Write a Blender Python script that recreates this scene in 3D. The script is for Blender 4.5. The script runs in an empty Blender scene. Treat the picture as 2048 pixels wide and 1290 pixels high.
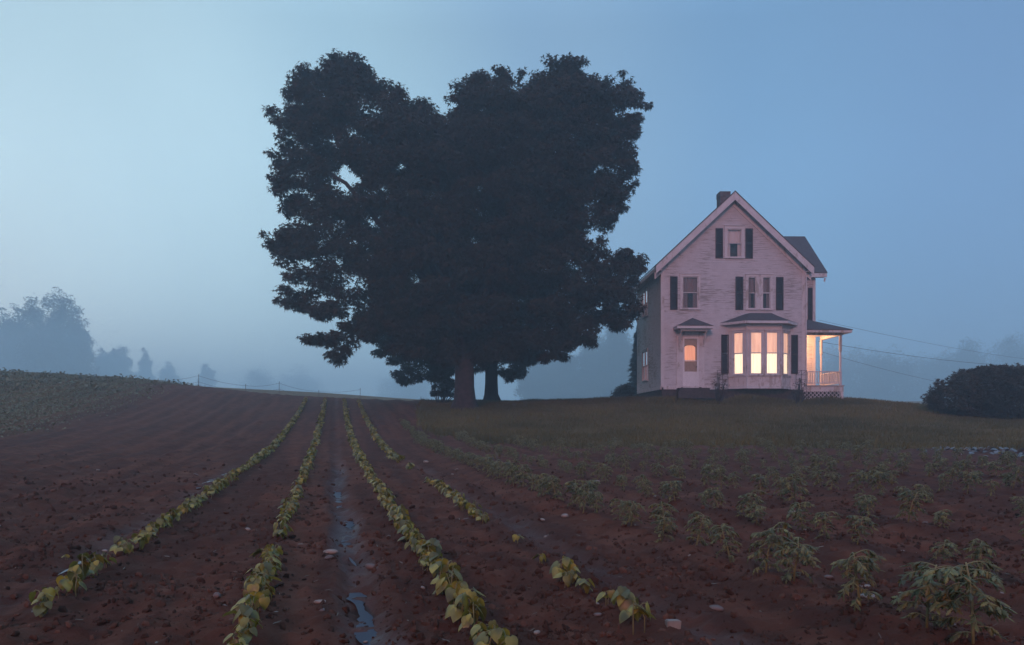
import bpy, math, random
import numpy as np
from mathutils import Vector, Matrix

S = bpy.context.scene
COL = S.collection
R = math.radians
random.seed(7)
RNG = np.random.default_rng(11)

# ------------------------------------------------------------------ camera
F = 1593.0            # focal length in photo pixels (photo is 2048 wide)
HZ = 845.0            # horizon row in photo pixels
CZ = 1.0              # camera height
cd = bpy.data.cameras.new('camera'); cam = bpy.data.objects.new('camera', cd); COL.objects.link(cam)
cd.sensor_width = 36.0; cd.lens = 36.0 * F / 2048.0
cd.shift_y = (HZ - 645.0) / 2048.0
cd.clip_start = 0.05; cd.clip_end = 5000
cam.location = (0, 0, CZ); cam.rotation_euler = (R(90), 0, 0)
S.camera = cam

# ------------------------------------------------------------------ sky
SUN_AZ = R(191)        # where the light comes from, clockwise from +Y (behind the camera, a little to its left/right)
SUN_EL = R(18)
w = bpy.data.worlds.new("World"); S.world = w; w.use_nodes = True
nt = w.node_tree; nt.nodes.clear()
out = nt.nodes.new('ShaderNodeOutputWorld')
sky = nt.nodes.new('ShaderNodeTexSky'); sky.sky_type = 'NISHITA'; sky.sun_disc = False
sky.sun_elevation = R(1.0); sky.sun_rotation = R(-40); sky.air_density = 1.0; sky.dust_density = 1.5; sky.ozone_density = 3.0
bg1 = nt.nodes.new('ShaderNodeBackground'); bg1.inputs[1].default_value = 0.06
nt.links.new(sky.outputs[0], bg1.inputs[0])
tc = nt.nodes.new('ShaderNodeTexCoord')
def vdir(az, el):
    return (math.sin(R(az)) * math.cos(R(el)), math.cos(R(az)) * math.cos(R(el)), math.sin(R(el)))
def wdot(v):
    n = nt.nodes.new('ShaderNodeVectorMath'); n.operation = 'DOT_PRODUCT'
    nrm = nt.nodes.new('ShaderNodeVectorMath'); nrm.operation = 'NORMALIZE'
    nt.links.new(tc.outputs['Generated'], nrm.inputs[0]); nt.links.new(nrm.outputs[0], n.inputs[0])
    n.inputs[1].default_value = v
    return n.outputs['Value']
# first light spreading through the mist from the left
ramp = nt.nodes.new('ShaderNodeValToRGB'); ramp.color_ramp.interpolation = 'EASE'
mp = nt.nodes.new('ShaderNodeMapRange'); mp.inputs[1].default_value = -1; mp.inputs[2].default_value = 1
nt.links.new(wdot(vdir(-37, 10)), mp.inputs[0]); nt.links.new(mp.outputs[0], ramp.inputs[0])
SKY_STOPS = [(0.0, (.24, .36, .56)), (.55, (.22, .37, .64)), (.70, (.185, .34, .59)), (.80, (.205, .39, .64)), (.88, (.29, .48, .69)),
             (.94, (.43, .66, .80)), (.98, (.58, .82, .92)), (1.0, (.64, .88, .97))]
cr = ramp.color_ramp
while len(cr.elements) > 1: cr.elements.remove(cr.elements[0])
for i, (p, c) in enumerate(SKY_STOPS):
    e = cr.elements[0] if i == 0 else cr.elements.new(p)
    e.position = p; e.color = (*c, 1)
# the mist overhead is thinner and lighter than the band at mid height, broken by soft cloud
up = wdot((0, 0, 1)); m2r = nt.nodes.new('ShaderNodeValToRGB'); m2 = nt.nodes.new('ShaderNodeMath'); m2.operation = 'MULTIPLY'; m2.inputs[1].default_value = 2.0
for p_, v_ in ((.12, .50), (.30, .49), (.44, .425), (.60, .60), (.85, .92)):
    e_ = m2r.color_ramp.elements.new(p_); e_.color = (v_, v_, v_, 1)
m2r.color_ramp.elements.remove(m2r.color_ramp.elements[0])
m2r.color_ramp.elements[-1].color = (.95, .95, .95, 1)
nt.links.new(up, m2r.inputs[0]); nt.links.new(m2r.outputs[0], m2.inputs[0])
ns = nt.nodes.new('ShaderNodeTexNoise'); ns.inputs['Scale'].default_value = 2.2; ns.inputs['Detail'].default_value = 3
nt.links.new(tc.outputs['Generated'], ns.inputs['Vector'])
m3 = nt.nodes.new('ShaderNodeMapRange'); m3.inputs[1].default_value = .3; m3.inputs[2].default_value = .7
m3.inputs[3].default_value = .93; m3.inputs[4].default_value = 1.07
nt.links.new(ns.outputs[0], m3.inputs[0])
mm = nt.nodes.new('ShaderNodeMath'); mm.operation = 'MULTIPLY'
nt.links.new(m2.outputs[0], mm.inputs[0]); nt.links.new(m3.outputs[0], mm.inputs[1])
bg2 = nt.nodes.new('ShaderNodeBackground')
nt.links.new(ramp.outputs[0], bg2.inputs[0]); nt.links.new(mm.outputs[0], bg2.inputs[1])
add = nt.nodes.new('ShaderNodeAddShader')
nt.links.new(bg1.outputs[0], add.inputs[0]); nt.links.new(bg2.outputs[0], add.inputs[1])
nt.links.new(add.outputs[0], out.inputs['Surface'])

# ------------------------------------------------------------------ weak warm light from behind the camera
sl = bpy.data.lights.new('sun', 'SUN'); sun = bpy.data.objects.new('sun', sl); COL.objects.link(sun)
sl.energy = 1.5; sl.angle = R(11); sl.color = (1.0, .38, .33)
sd = Vector((math.sin(SUN_AZ) * math.cos(SUN_EL), math.cos(SUN_AZ) * math.cos(SUN_EL), math.sin(SUN_EL)))
sun.rotation_euler = sd.to_track_quat('Z', 'Y').to_euler()

S.view_settings.view_transform = 'Standard'; S.view_settings.look = 'None'
S.view_settings.exposure = 0.0; S.view_settings.gamma = 1.0
S.render.engine = 'CYCLES'
cy = S.cycles
cy.max_bounces = 6; cy.diffuse_bounces = 3; cy.glossy_bounces = 3; cy.transmission_bounces = 4; cy.volume_bounces = 2; cy.transparent_max_bounces = 12
cy.use_denoising = True
try:
    cy.denoiser = 'OPENIMAGEDENOISE'; cy.denoising_input_passes = 'RGB_ALBEDO_NORMAL'
except Exception: pass
cy.sample_clamp_indirect = 3.0

# ------------------------------------------------------------------ helpers
def put(o, parent=None):
    COL.objects.link(o)
    if parent is not None: o.parent = parent
    return o
def tag(o, label=None, cat=None, group=None, kind=None):
    if label: o['label'] = label
    if cat: o['category'] = cat
    if group: o['group'] = group
    if kind: o['kind'] = kind
    return o
def empty(name, loc=(0, 0, 0), rz=0.0, parent=None):
    o = bpy.data.objects.new(name, None); o.location = loc; o.rotation_euler = (0, 0, rz); o.empty_display_size = .2
    return put(o, parent)
def np_mesh(name, verts, faces, mats, smooth=False, midx=None):
    """faces: (n,k) array of constant k"""
    verts = np.ascontiguousarray(verts, dtype=np.float32); faces = np.ascontiguousarray(faces, dtype=np.int32)
    me = bpy.data.meshes.new(name); n, k = faces.shape
    me.vertices.add(len(verts)); me.vertices.foreach_set('co', verts.ravel())
    me.loops.add(n * k); me.loops.foreach_set('vertex_index', faces.ravel())
    me.polygons.add(n); me.polygons.foreach_set('loop_start', np.arange(0, n * k, k, dtype=np.int32))
    me.polygons.foreach_set('loop_total', np.full(n, k, dtype=np.int32))
    me.polygons.foreach_set('use_smooth', np.full(n, smooth, dtype=bool))
    for m in (mats if isinstance(mats, (list, tuple)) else [mats]): me.materials.append(m)
    if midx is not None: me.polygons.foreach_set('material_index', np.asarray(midx, dtype=np.int32))
    me.update(calc_edges=True); me.validate()
    return me
def np_obj(name, verts, faces, mats, parent=None, smooth=False, midx=None):
    return put(bpy.data.objects.new(name, np_mesh(name, verts, faces, mats, smooth, midx)), parent)
class MB:
    def __init__(s): s.v = []; s.f = []
    def poly(s, *pts):
        b = len(s.v); s.v += [tuple(p) for p in pts]; s.f.append(tuple(range(b, b + len(pts)))); return s
    def box(s, x0, x1, y0, y1, z0, z1):
        b = len(s.v)
        s.v += [(x, y, z) for z in (z0, z1) for y in (y0, y1) for x in (x0, x1)]
        for q in ((0, 2, 3, 1), (4, 5, 7, 6), (0, 1, 5, 4), (2, 6, 7, 3), (0, 4, 6, 2), (1, 3, 7, 5)): s.f.append(tuple(b + i for i in q))
        return s
    def hexa(s, p):   # 8 points: bottom 4 ccw, top 4 ccw
        b = len(s.v); s.v += [tuple(q) for q in p]
        for q in ((3, 2, 1, 0), (4, 5, 6, 7), (0, 1, 5, 4), (1, 2, 6, 5), (2, 3, 7, 6), (3, 0, 4, 7)): s.f.append(tuple(b + i for i in q))
        return s
    def beam(s, a, b_, wd, ht, upv=(0, 0, 1)):
        a = Vector(a); b_ = Vector(b_); d = (b_ - a).normalized(); u = Vector(upv); r = d.cross(u).normalized() * wd / 2; u = r.normalized().cross(d).normalized() * ht / 2
        return s.hexa([a - r - u, a + r - u, b_ + r - u, b_ - r - u, a - r + u, a + r + u, b_ + r + u, b_ - r + u])
    def slab(s, pts, th):   # polygon with thickness downwards
        top = [Vector(p) for p in pts]; bot = [p - Vector((0, 0, th)) for p in top]; n = len(pts); b = len(s.v)
        s.v += [tuple(p) for p in top] + [tuple(p) for p in bot]
        s.f.append(tuple(range(b, b + n))); s.f.append(tuple(reversed(range(b + n, b + 2 * n))))
        for i in range(n): j = (i + 1) % n; s.f.append((b + i, b + n + i, b + n + j, b + j))
        return s
    def prism(s, prof, a, b_):  # prof: list of (x,z), extruded along y from a to b_
        n = len(prof); b = len(s.v)
        s.v += [(x, a, z) for x, z in prof] + [(x, b_, z) for x, z in prof]
        s.f.append(tuple(range(b, b + n))); s.f.append(tuple(reversed(range(b + n, b + 2 * n))))
        for i in range(n): j = (i + 1) % n; s.f.append((b + i, b + n + i, b + n + j, b + j))
        return s
    def tube(s, pts, rad, n=6, cap=True):
        pts = [Vector(p) for p in pts]; rings = []
        for i, p in enumerate(pts):
            d = (pts[min(i + 1, len(pts) - 1)] - pts[max(i - 1, 0)])
            d = d.normalized() if d.length > 1e-6 else Vector((0, 0, 1))
            a = d.cross(Vector((0, 0, 1)) if abs(d.z) < .9 else Vector((1, 0, 0))).normalized(); c = d.cross(a)
            r = rad[i] if hasattr(rad, '__len__') else rad
            b = len(s.v)
            for k in range(n):
                t = 2 * math.pi * k / n; s.v.append(tuple(p + a * math.cos(t) * r + c * math.sin(t) * r))
            rings.append(b)
        for i in range(len(rings) - 1):
            for k in range(n):
                k2 = (k + 1) % n; s.f.append((rings[i] + k, rings[i] + k2, rings[i + 1] + k2, rings[i + 1] + k))
        if cap:
            s.f.append(tuple(rings[0] + k for k in reversed(range(n)))); s.f.append(tuple(rings[-1] + k for k in range(n)))
        return s
    def lathe(s, x, y, prof, n=10):
        return s.tube_prof(x, y, prof, n)
    def tube_prof(s, x, y, prof, n):
        rings = []
        for r, z in prof:
            b = len(s.v); rings.append(b)
            for k in range(n): t = 2 * math.pi * (k + .5) / n; s.v.append((x + r * math.cos(t), y + r * math.sin(t), z))
        for i in range(len(rings) - 1):
            for k in range(n): k2 = (k + 1) % n; s.f.append((rings[i] + k, rings[i] + k2, rings[i + 1] + k2, rings[i + 1] + k))
        s.f.append(tuple(rings[0] + k for k in reversed(range(n)))); s.f.append(tuple(rings[-1] + k for k in range(n)))
        return s
    def mesh(s, name, mat, smooth=False):
        me = bpy.data.meshes.new(name); me.from_pydata(s.v, [], s.f)
        for m in (mat if isinstance(mat, (list, tuple)) else [mat]): me.materials.append(m)
        if smooth: me.polygons.foreach_set('use_smooth', [True] * len(me.polygons))
        me.update(); return me
    def build(s, name, mat, parent=None, smooth=False):
        return put(bpy.data.objects.new(name, s.mesh(name, mat, smooth)), parent)

# lattice value noise
def _hash(ix, iy, iz, seed):
    h = (ix.astype(np.int64) * 374761393 + iy.astype(np.int64) * 668265263 + iz.astype(np.int64) * 2147483647 + seed * 974711) & 0xffffffff
    h = ((h ^ (h >> 13)) * 1274126177) & 0xffffffff
    h = (h ^ (h >> 16)) & 0xffffffff
    return h / 4294967295.0 * 2 - 1
def noise(x, y, z=None, seed=0):
    x = np.asarray(x, float); y = np.asarray(y, float); z = np.zeros_like(x) if z is None else np.asarray(z, float)
    x0 = np.floor(x); y0 = np.floor(y); z0 = np.floor(z)
    f = [x - x0, y - y0, z - z0]; u = [t * t * (3 - 2 * t) for t in f]; r = 0
    for a in (0, 1):
        for b in (0, 1):
            for c in (0, 1):
                wgt = (u[0] if a else 1 - u[0]) * (u[1] if b else 1 - u[1]) * (u[2] if c else 1 - u[2])
                r = r + wgt * _hash(x0 + a, y0 + b, z0 + c, seed)
    return r
def sstep(a, b, x):
    t = np.clip((np.asarray(x, float) - a) / (b - a), 0, 1); return t * t * (3 - 2 * t)

# ------------------------------------------------------------------ materials
def mat(name, base=(.5, .5, .5), rough=.7, spec=.5):
    m = bpy.data.materials.new(name); m.use_nodes = True; b = m.node_tree.nodes['Principled BSDF']
    b.inputs['Base Color'].default_value = (*base, 1); b.inputs['Roughness'].default_value = rough
    b.inputs['Specular IOR Level'].default_value = spec
    return m, m.node_tree, b
def nnoise(t, scale, detail=4, vec=None, rough=.5):
    n = t.nodes.new('ShaderNodeTexNoise'); n.inputs['Scale'].default_value = scale; n.inputs['Detail'].default_value = detail; n.inputs['Roughness'].default_value = rough
    if vec is not None: t.links.new(vec, n.inputs['Vector'])
    return n.outputs[0]
def nramp(t, fac, stops):
    r = t.nodes.new('ShaderNodeValToRGB'); e = r.color_ramp
    while len(e.elements) > 1: e.elements.remove(e.elements[0])
    for i, (p, c) in enumerate(stops):
        q = e.elements[0] if i == 0 else e.elements.new(p)
        q.position = p; q.color = (*c, 1) if len(c) == 3 else c
    t.links.new(fac, r.inputs[0]); return r.outputs[0]
def nmix(t, fac, a, b):
    n = t.nodes.new('ShaderNodeMix'); n.data_type = 'RGBA'
    if isinstance(fac, (int, float)): n.inputs[0].default_value = fac
    else: t.links.new(fac, n.inputs[0])
    for s_, v in ((6, a), (7, b)):
        if isinstance(v, tuple): n.inputs[s_].default_value = (*v, 1)
        else: t.links.new(v, n.inputs[s_])
    return n.outputs[2]
def nobj(t, scale=None):
    c = t.nodes.new('ShaderNodeTexCoord'); o = c.outputs['Object']
    if scale:
        mpn = t.nodes.new('ShaderNodeMapping'); mpn.inputs['Scale'].default_value = scale; t.links.new(o, mpn.inputs['Vector']); o = mpn.outputs[0]
    return o
def nbump(t, b, h, strength, dist):
    n = t.nodes.new('ShaderNodeBump'); n.inputs['Strength'].default_value = strength; n.inputs['Distance'].default_value = dist
    t.links.new(h, n.inputs['Height']); t.links.new(n.outputs[0], b.inputs['Normal'])
def leafmat(name, dark, light, rough=.55, transl=.15, scale=6., spec=.4):
    m, t, b = mat(name, dark, rough, spec)
    g = t.nodes.new('ShaderNodeNewGeometry')
    rnd = g.outputs['Random Per Island']
    c = nmix(t, rnd, dark, light)
    n = nnoise(t, scale, 2, nobj(t))
    c2 = nmix(t, nramp(t, n, [(.35, (0, 0, 0)), (.65, (1, 1, 1))]), c, tuple(.8 * a for a in dark))
    t.links.new(c2, b.inputs['Base Color'])
    if transl:
        tr = t.nodes.new('ShaderNodeBsdfTranslucent'); t.links.new(c, tr.inputs[0])
        mx = t.nodes.new('ShaderNodeMixShader'); mx.inputs[0].default_value = transl
        o = t.nodes['Material Output']; t.links.new(b.outputs[0], mx.inputs[1]); t.links.new(tr.outputs[0], mx.inputs[2]); t.links.new(mx.outputs[0], o.inputs['Surface'])
    return m

def paint(name, col, worn, amount=.5, xs=(1.2, 1.2, 14)):
    m, t, b = mat(name, col, .6, .3)
    n1 = nnoise(t, 1.0, 6, nobj(t, xs), .65); n2 = nnoise(t, .55, 3, nobj(t), .5)
    ad = t.nodes.new('ShaderNodeMath'); ad.operation = 'MULTIPLY_ADD'; ad.inputs[1].default_value = .55
    t.links.new(n2, ad.inputs[0]); t.links.new(n1, ad.inputs[2])
    f = nramp(t, ad.outputs[0], [(.93 - amount * .25, (0, 0, 0)), (1.0 - amount * .22, (1, 1, 1))])
    dirt = nmix(t, nramp(t, nnoise(t, 3, 5, nobj(t)), [(.3, (0, 0, 0)), (.7, (1, 1, 1))]), col, tuple(c * .86 for c in col))
    t.links.new(nmix(t, f, dirt, worn), b.inputs['Base Color'])
    return m
M = {}
M['clap'] = paint('weathered_white_paint', (.50, .475, .50), (.27, .24, .235), .46, (1.6, 1.6, 20))
M['trim'] = paint('trim_white_paint', (.55, .52, .54), (.34, .30, .28), .35, (5, 5, 2))
M['bayp'] = paint('bay_white_paint', (.56, .51, .51), (.38, .32, .30), .32, (6, 6, 2.5))
def simple(name, col, rough=.7, nscale=8, var=.25, spec=.4, bump=0):
    m, t, b = mat(name, col, rough, spec)
    n = nnoise(t, nscale, 5, nobj(t))
    t.links.new(nmix(t, nramp(t, n, [(.3, (0, 0, 0)), (.7, (1, 1, 1))]), tuple(c * (1 - var) for c in col), tuple(c * (1 + var) for c in col)), b.inputs['Base Color'])
    if bump: nbump(t, b, n, .6, bump)
    return m
M['shutter'] = simple('shutter_paint', (.028, .025, .032), .6, 5)
M['shingle'] = simple('asphalt_shingles', (.07, .06, .065), .9, 14, .35, bump=.02)
M['brick'] = simple('old_chimney_brick', (.095, .08, .085), .9, 12, .3)
M['found'] = simple('dark_foundation', (.055, .040, .038), .9, 7, .35)
M['stone'] = simple('field_stone', (.23, .18, .145), .75, 9, .35, bump=.004)
M['stone_d'] = simple('brown_stone', (.13, .09, .075), .8, 9, .35, bump=.004)
M['soffit'] = simple('porch_soffit', (.55, .50, .47), .6, 2, .1)
M['deck'] = simple('porch_deck', (.32, .27, .26), .6, 4, .2)
M['rust'] = simple('dark_iron', (.03, .024, .022), .7, 20)
M['wood'] = simple('grey_wood', (.12, .10, .10), .9, 10)
M['wire'] = simple('black_wire', (.02, .02, .022), .5, 10)
M['bark'] = simple('maple_bark', (.038, .023, .023), .95, 5, .45, bump=.03)
M['bark_d'] = simple('dark_branch_bark', (.035, .03, .03), .95, 5, .3)
M['inner'] = simple('unlit_dark', (.03, .026, .028), .9, 2)  # near-black colour standing in for shade, indoors and beneath the porch
M['storm'] = simple('storm_door_panel', (.60, .58, .60), .4, 3, .08)
M['doorwood'] = simple('tan_door', (.34, .26, .19), .5, 6, .15)
def glass(name):
    m = bpy.data.materials.new(name); m.use_nodes = True; t = m.node_tree; t.nodes.clear()
    o = t.nodes.new('ShaderNodeOutputMaterial'); tr = t.nodes.new('ShaderNodeBsdfTransparent'); gl = t.nodes.new('ShaderNodeBsdfGlossy'); gl.inputs['Roughness'].default_value = .03
    mx = t.nodes.new('ShaderNodeMixShader'); fr = t.nodes.new('ShaderNodeFresnel'); fr.inputs[0].default_value = 1.5
    fr_s = t.nodes.new('ShaderNodeMath'); fr_s.operation = 'MULTIPLY'; fr_s.inputs[1].default_value = 1.6; t.links.new(fr.outputs[0], fr_s.inputs[0])
    t.links.new(fr_s.outputs[0], mx.inputs[0]); t.links.new(tr.outputs[0], mx.inputs[1]); t.links.new(gl.outputs[0], mx.inputs[2]); t.links.new(mx.outputs[0], o.inputs[0])
    return m
M['glass'] = glass('window_glass')
def curtain(name, base, emit, strength, fold=34):
    m, t, b = mat(name, base, .9, .1)
    wv = t.nodes.new('ShaderNodeTexNoise'); wv.inputs['Scale'].default_value = 1; wv.inputs['Detail'].default_value = 2
    t.links.new(nobj(t, (fold, fold, .7)), wv.inputs['Vector'])
    fo = nramp(t, wv.outputs[0], [(.3, (.74, .74, .74)), (.62, (1.12, 1.12, 1.12))])
    mu = t.nodes.new('ShaderNodeMix'); mu.data_type = 'RGBA'; mu.blend_type = 'MULTIPLY'; mu.inputs[0].default_value = 1
    mu.inputs[6].default_value = (*emit, 1); t.links.new(fo, mu.inputs[7])
    t.links.new(mu.outputs[2], b.inputs['Emission Color']); b.inputs['Emission Strength'].default_value = strength
    return m
M['cur_hi'] = curtain('lit_shade_upper', (.5, .4, .35), (.90, .48, .33), .88, 6)
M['cur_lo'] = curtain('lit_curtain_lower', (.6, .5, .4), (1.0, .77, .55), 1.15)
M['cur_door'] = curtain('lit_door_curtain', (.5, .3, .2), (.95, .38, .22), .72)
M['cur_dim'] = curtain('unlit_curtain', (.22, .17, .18), (0, 0, 0), 0)
M['cur_blue'] = curtain('pale_curtain', (.62, .62, .66), (0, 0, 0), 0)
m_, t_, b_ = mat('lamp_bulb', (1, .8, .5)); b_.inputs['Emission Color'].default_value = (1, .62, .34, 1); b_.inputs['Emission Strength'].default_value = 12; M['bulb'] = m_
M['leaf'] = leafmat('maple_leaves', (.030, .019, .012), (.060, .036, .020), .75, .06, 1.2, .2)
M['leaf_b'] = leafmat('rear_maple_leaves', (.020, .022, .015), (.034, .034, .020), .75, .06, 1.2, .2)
M['far'] = leafmat('far_foliage', (.030, .040, .036), (.05, .06, .05), .8, .1, .3)
M['spruce'] = leafmat('spruce_needles', (.022, .030, .026), (.04, .05, .04), .8, 0, 1)
M['bushm'] = leafmat('bush_leaves', (.045, .036, .022), (.085, .060, .035), .6, .1, 1)
M['bean'] = leafmat('bean_leaves', (.095, .085, .018), (.46, .345, .045), .40, .25, 14, .5)
M['beanstem'] = simple('bean_stem', (.22, .19, .08), .6, 10)
M['tom'] = leafmat('tomato_leaves', (.062, .062, .018), (.29, .24, .062), .5, .18, 14, .5)
M['tomstem'] = simple('tomato_stem', (.20, .18, .075), .6, 10)
M['grass'] = leafmat('grass_blades', (.096, .086, .028), (.180, .138, .046), .8, .15, .25, .2)
M['crop'] = leafmat('low_crop_leaves', (.155, .15, .078), (.20, .185, .095), .7, .1, .5)
M['pale'] = leafmat('pale_wet_leaves', (.09, .09, .085), (.17, .17, .16), .34, .05, 3, .6)
M['straw'] = leafmat('straw_bits', (.14, .105, .075), (.28, .22, .165), .7, .1, 3)
m_, t_, b_ = mat('puddle_water', (.040, .045, .065), .33, .42); M['water'] = m_
nbump(t_, b_, nnoise(t_, 14, 3, nobj(t_)), .12, .01)

# ground: soil and grass in one sheet, driven by attributes
m_, t_, b_ = mat('ground_soil_and_grass', (.06, .035, .03), .95, .12); M['ground'] = m_
at = t_.nodes.new('ShaderNodeAttribute'); at.attribute_name = 'grass'
as_ = t_.nodes.new('ShaderNodeAttribute'); as_.attribute_name = 'streak'
aw = t_.nodes.new('ShaderNodeAttribute'); aw.attribute_name = 'wet'
oc = nobj(t_)
soil = nramp(t_, nnoise(t_, 3.0, 8, oc, .65), [(.30, (.075, .027, .016)), (.50, (.120, .044, .026)), (.66, (.165, .066, .040)), (.80, (.23, .108, .070))])
soil2 = nmix(t_, nramp(t_, nnoise(t_, .35, 3, oc), [(.35, (0, 0, 0)), (.65, (1, 1, 1))]), soil, nmix(t_, .35, soil, (.125, .040, .020)))
soil2 = nmix(t_, as_.outputs['Fac'], soil2, nmix(t_, .55, soil2, (.045, .018, .013)))
soil3 = nmix(t_, aw.outputs['Fac'], soil2, (.058, .026, .022))
gr = nramp(t_, nnoise(t_, 1.4, 6, oc, .7), [(.3, (.090, .054, .018)), (.5, (.125, .074, .025)), (.72, (.165, .095, .034))])
t_.links.new(nmix(t_, at.outputs['Fac'], soil3, gr), b_.inputs['Base Color'])
rr = t_.nodes.new('ShaderNodeMapRange'); rr.inputs[3].default_value = .9; rr.inputs[4].default_value = .36; t_.links.new(aw.outputs['Fac'], rr.inputs[0]); t_.links.new(rr.outputs[0], b_.inputs['Roughness'])
rs = t_.nodes.new('ShaderNodeMapRange'); rs.inputs[3].default_value = .10; rs.inputs[4].default_value = .7; t_.links.new(aw.outputs['Fac'], rs.inputs[0]); t_.links.new(rs.outputs[0], b_.inputs['Specular IOR Level'])
nbump(t_, b_, nnoise(t_, 26, 8, oc, .75), .9, .03)

# ------------------------------------------------------------------ terrain
PY = [-40, 0, 7, 13, 21, 27, 33, 39, 45, 50, 54, 58, 66, 76, 2000]
PL = [0, 0, 0, .12, .30, .68, 1.13, 1.66, 2.27, 2.55, 2.57, 2.5, 2.1, 1.6, 1.6]
PR = [0, 0, 0, .08, .17, .47, 1.05, 1.85, 2.33, 2.4, 2.4, 2.3, 1.7, .9, .9]
CX = [-80, -60, -31, -23.6, -19.4, -15.8, -9.8, -6, 0, 5, 7.5, 17.5, 20.5, 23.4, 28.3, 36, 60, 120]
CV = [5.4, 5.3, 4.15, 3.72, 3.26, 2.85, 2.52, 2.40, 2.25, 2.36, 2.50, 2.52, 2.30, 1.85, 1.05, .2, -1.5, -3]
R2X = [-200, -60, -36, -22, -13, 0, 20, 80, 200]
R2V = [6.5, 6.0, 5.15, 4.45, 3.8, 3.0, 1.0, -2, -2]
_px = np.arange(-60, 2001, .5); _pyl = np.interp(_px, PY, PL); _pyr = np.interp(_px, PY, PR)
_k = np.ones(9) / 9; _pyl[8:-8] = np.convolve(_pyl, _k, 'same')[8:-8]; _pyr[8:-8] = np.convolve(_pyr, _k, 'same')[8:-8]
_cx = np.arange(-900, 901, .5); _cv = np.interp(_cx, CX, CV); _k = np.ones(7) / 7; _cv[8:-8] = np.convolve(_cv, _k, 'same')[8:-8]
def base_z(x, y):
    x = np.asarray(x, float); y = np.asarray(y, float)
    bl = sstep(-7, 1, x)
    p = np.interp(y, _px, _pyl) / 2.57 * (1 - bl) + np.interp(y, _px, _pyr) / 2.40 * bl
    c = np.interp(x, _cx, _cv)
    # the lateral rise only grows with distance: near the camera the field is level
    z = np.where(p < 1, p * c, c * p)
    z2 = np.interp(x, R2X, R2V) * np.exp(-((y - 92) / 15.0) ** 2)
    far = sstep(58, 75, y)
    zf = -1.2 + .2 * noise(x / 30, y / 30, seed=5) + (8.2 + 3.5 * sstep(-20, -80, x)) * sstep(130, 215, y) * (1 + .12 * noise(x / 60, y / 60, seed=6))
    back = z * (1 - far) + zf * far
    return np.maximum(back, z2 * sstep(62, 80, y) + (zf) * (1 - sstep(62, 80, y)) - .0) * (y > 60) + back * (y <= 60)
def row_x(u, y): return u - .235 * y + .0002 * y * y
def row_u(x, y): return x + .235 * y - .0002 * y * y
BEAN = [-1.45, -.37, .70, 1.50]
TRACK = [-1.80, .20, 1.84]
TOM = [2.75, 4.05, 5.4, 6.75, 8.1, 9.45, 10.8, 12.15, 13.5]
EDGE_X = [-9, -5.2, -4.4, -3.6, -2.6, -1.2, 1.2, 5, 14.5, 40]
EDGE_Y = [80, 46, 37, 31, 27.5, 25, 23.6, 23, 22.3, 21.5]
def edge_y(x): return np.interp(x, EDGE_X, EDGE_Y)
def grass_mask(x, y):
    e = edge_y(x) + .5 * noise(x / 1.1, y / 1.1, seed=3) + .25 * noise(x / .3, y / .3, seed=4)
    return sstep(-.5, .5, y - e) * sstep(-10.5, -8.5, x + .12 * (50 - y) * 0)
def crop_mask(x, y):
    return sstep(0, 4.5, -8.6 - row_u(x, y) + .6 * noise(x / 2, y / 2, seed=9)) * sstep(20, 27, y)
def ground_z(x, y, fine=True):
    x = np.asarray(x, float); y = np.asarray(y, float)
    z = base_z(x, y); u = row_u(x, y); g = grass_mask(x, y)
    field = (1 - g) * (1 - sstep(56, 60, y))
    d = np.zeros_like(z)
    for c in BEAN: d += .030 * np.exp(-((u - c) / .11) ** 2)
    for c, dp in zip(TRACK, (.6, 1.0, .75)):
        wob = .05 * noise(y / .8, y * 0, seed=21)
        d -= .058 * dp * np.exp(-((u - c - wob) / .105) ** 4) * (.72 + .30 * noise(y / .5, u * 0, seed=22) + .22 * noise(y / .11, u / .08, seed=24))
        d += .018 * dp * np.exp(-((np.abs(u - c) - .19) / .06) ** 2)
    for c in TOM: d += .055 * np.exp(-((u - c) / .25) ** 2) - .03 * np.exp(-((u - c - .62) / .2) ** 2)
    left = sstep(-2.2, -3.2, u)
    d += left * (.036 * np.sin((u + .06 * noise(y / 3, u * 0, seed=2)) * 2 * math.pi / .75) + .01 * np.sin(u * 2 * math.pi / .25))
    d += .006 * noise(u / .06, y / 1.3, seed=12) * field
    z = z + d * field
    if fine:
        near = np.clip(1.25 - y / 60, .2, 1)
        z = z + field * near * (.026 * noise(x / .40, y / .40, seed=31) + .026 * noise(x / .15, y / .15, seed=32)
                + .026 * np.maximum(0, noise(x / .07, y / .07, seed=33) - .1) + .009 * noise(x / .03, y / .03, seed=34))
        z = z + g * (.03 * noise(x / .7, y / .7, seed=35) + .015 * noise(x / .2, y / .2, seed=36))
    return z
def gz(x, y): return float(ground_z(np.array([x]), np.array([y]), False)[0])

def grow(a, b, d0, k):
    o = [a]
    while o[-1] < b: o.append(o[-1] + d0 + k * abs(o[-1]))
    return o
ys = [-600, -200, -60, -20, -8, -3, -1, 0, .8, 1.5, 1.9] + grow(2.2, 60, .004, .0068)
while ys[-1] < 900: ys.append(ys[-1] * 1.035)
xr = grow(0, 42, .020, .0080)
while xr[-1] < 900: xr.append(xr[-1] * 1.12)
xs = np.array(sorted([-a for a in xr[1:]] + xr)); ys = np.array(ys)
GX, GY = np.meshgrid(xs, ys); gx = GX.ravel(); gy = GY.ravel()
GZ = ground_z(gx, gy)
nx = len(xs); ny = len(ys); ii = (np.arange(ny - 1)[:, None] * nx + np.arange(nx - 1)[None, :]).ravel()
gobj = np_obj('ground', np.stack([gx, gy, GZ], 1), np.stack([ii, ii + 1, ii + nx + 1, ii + nx], 1), M['ground'], smooth=True)
tag(gobj, kind='structure')
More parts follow.
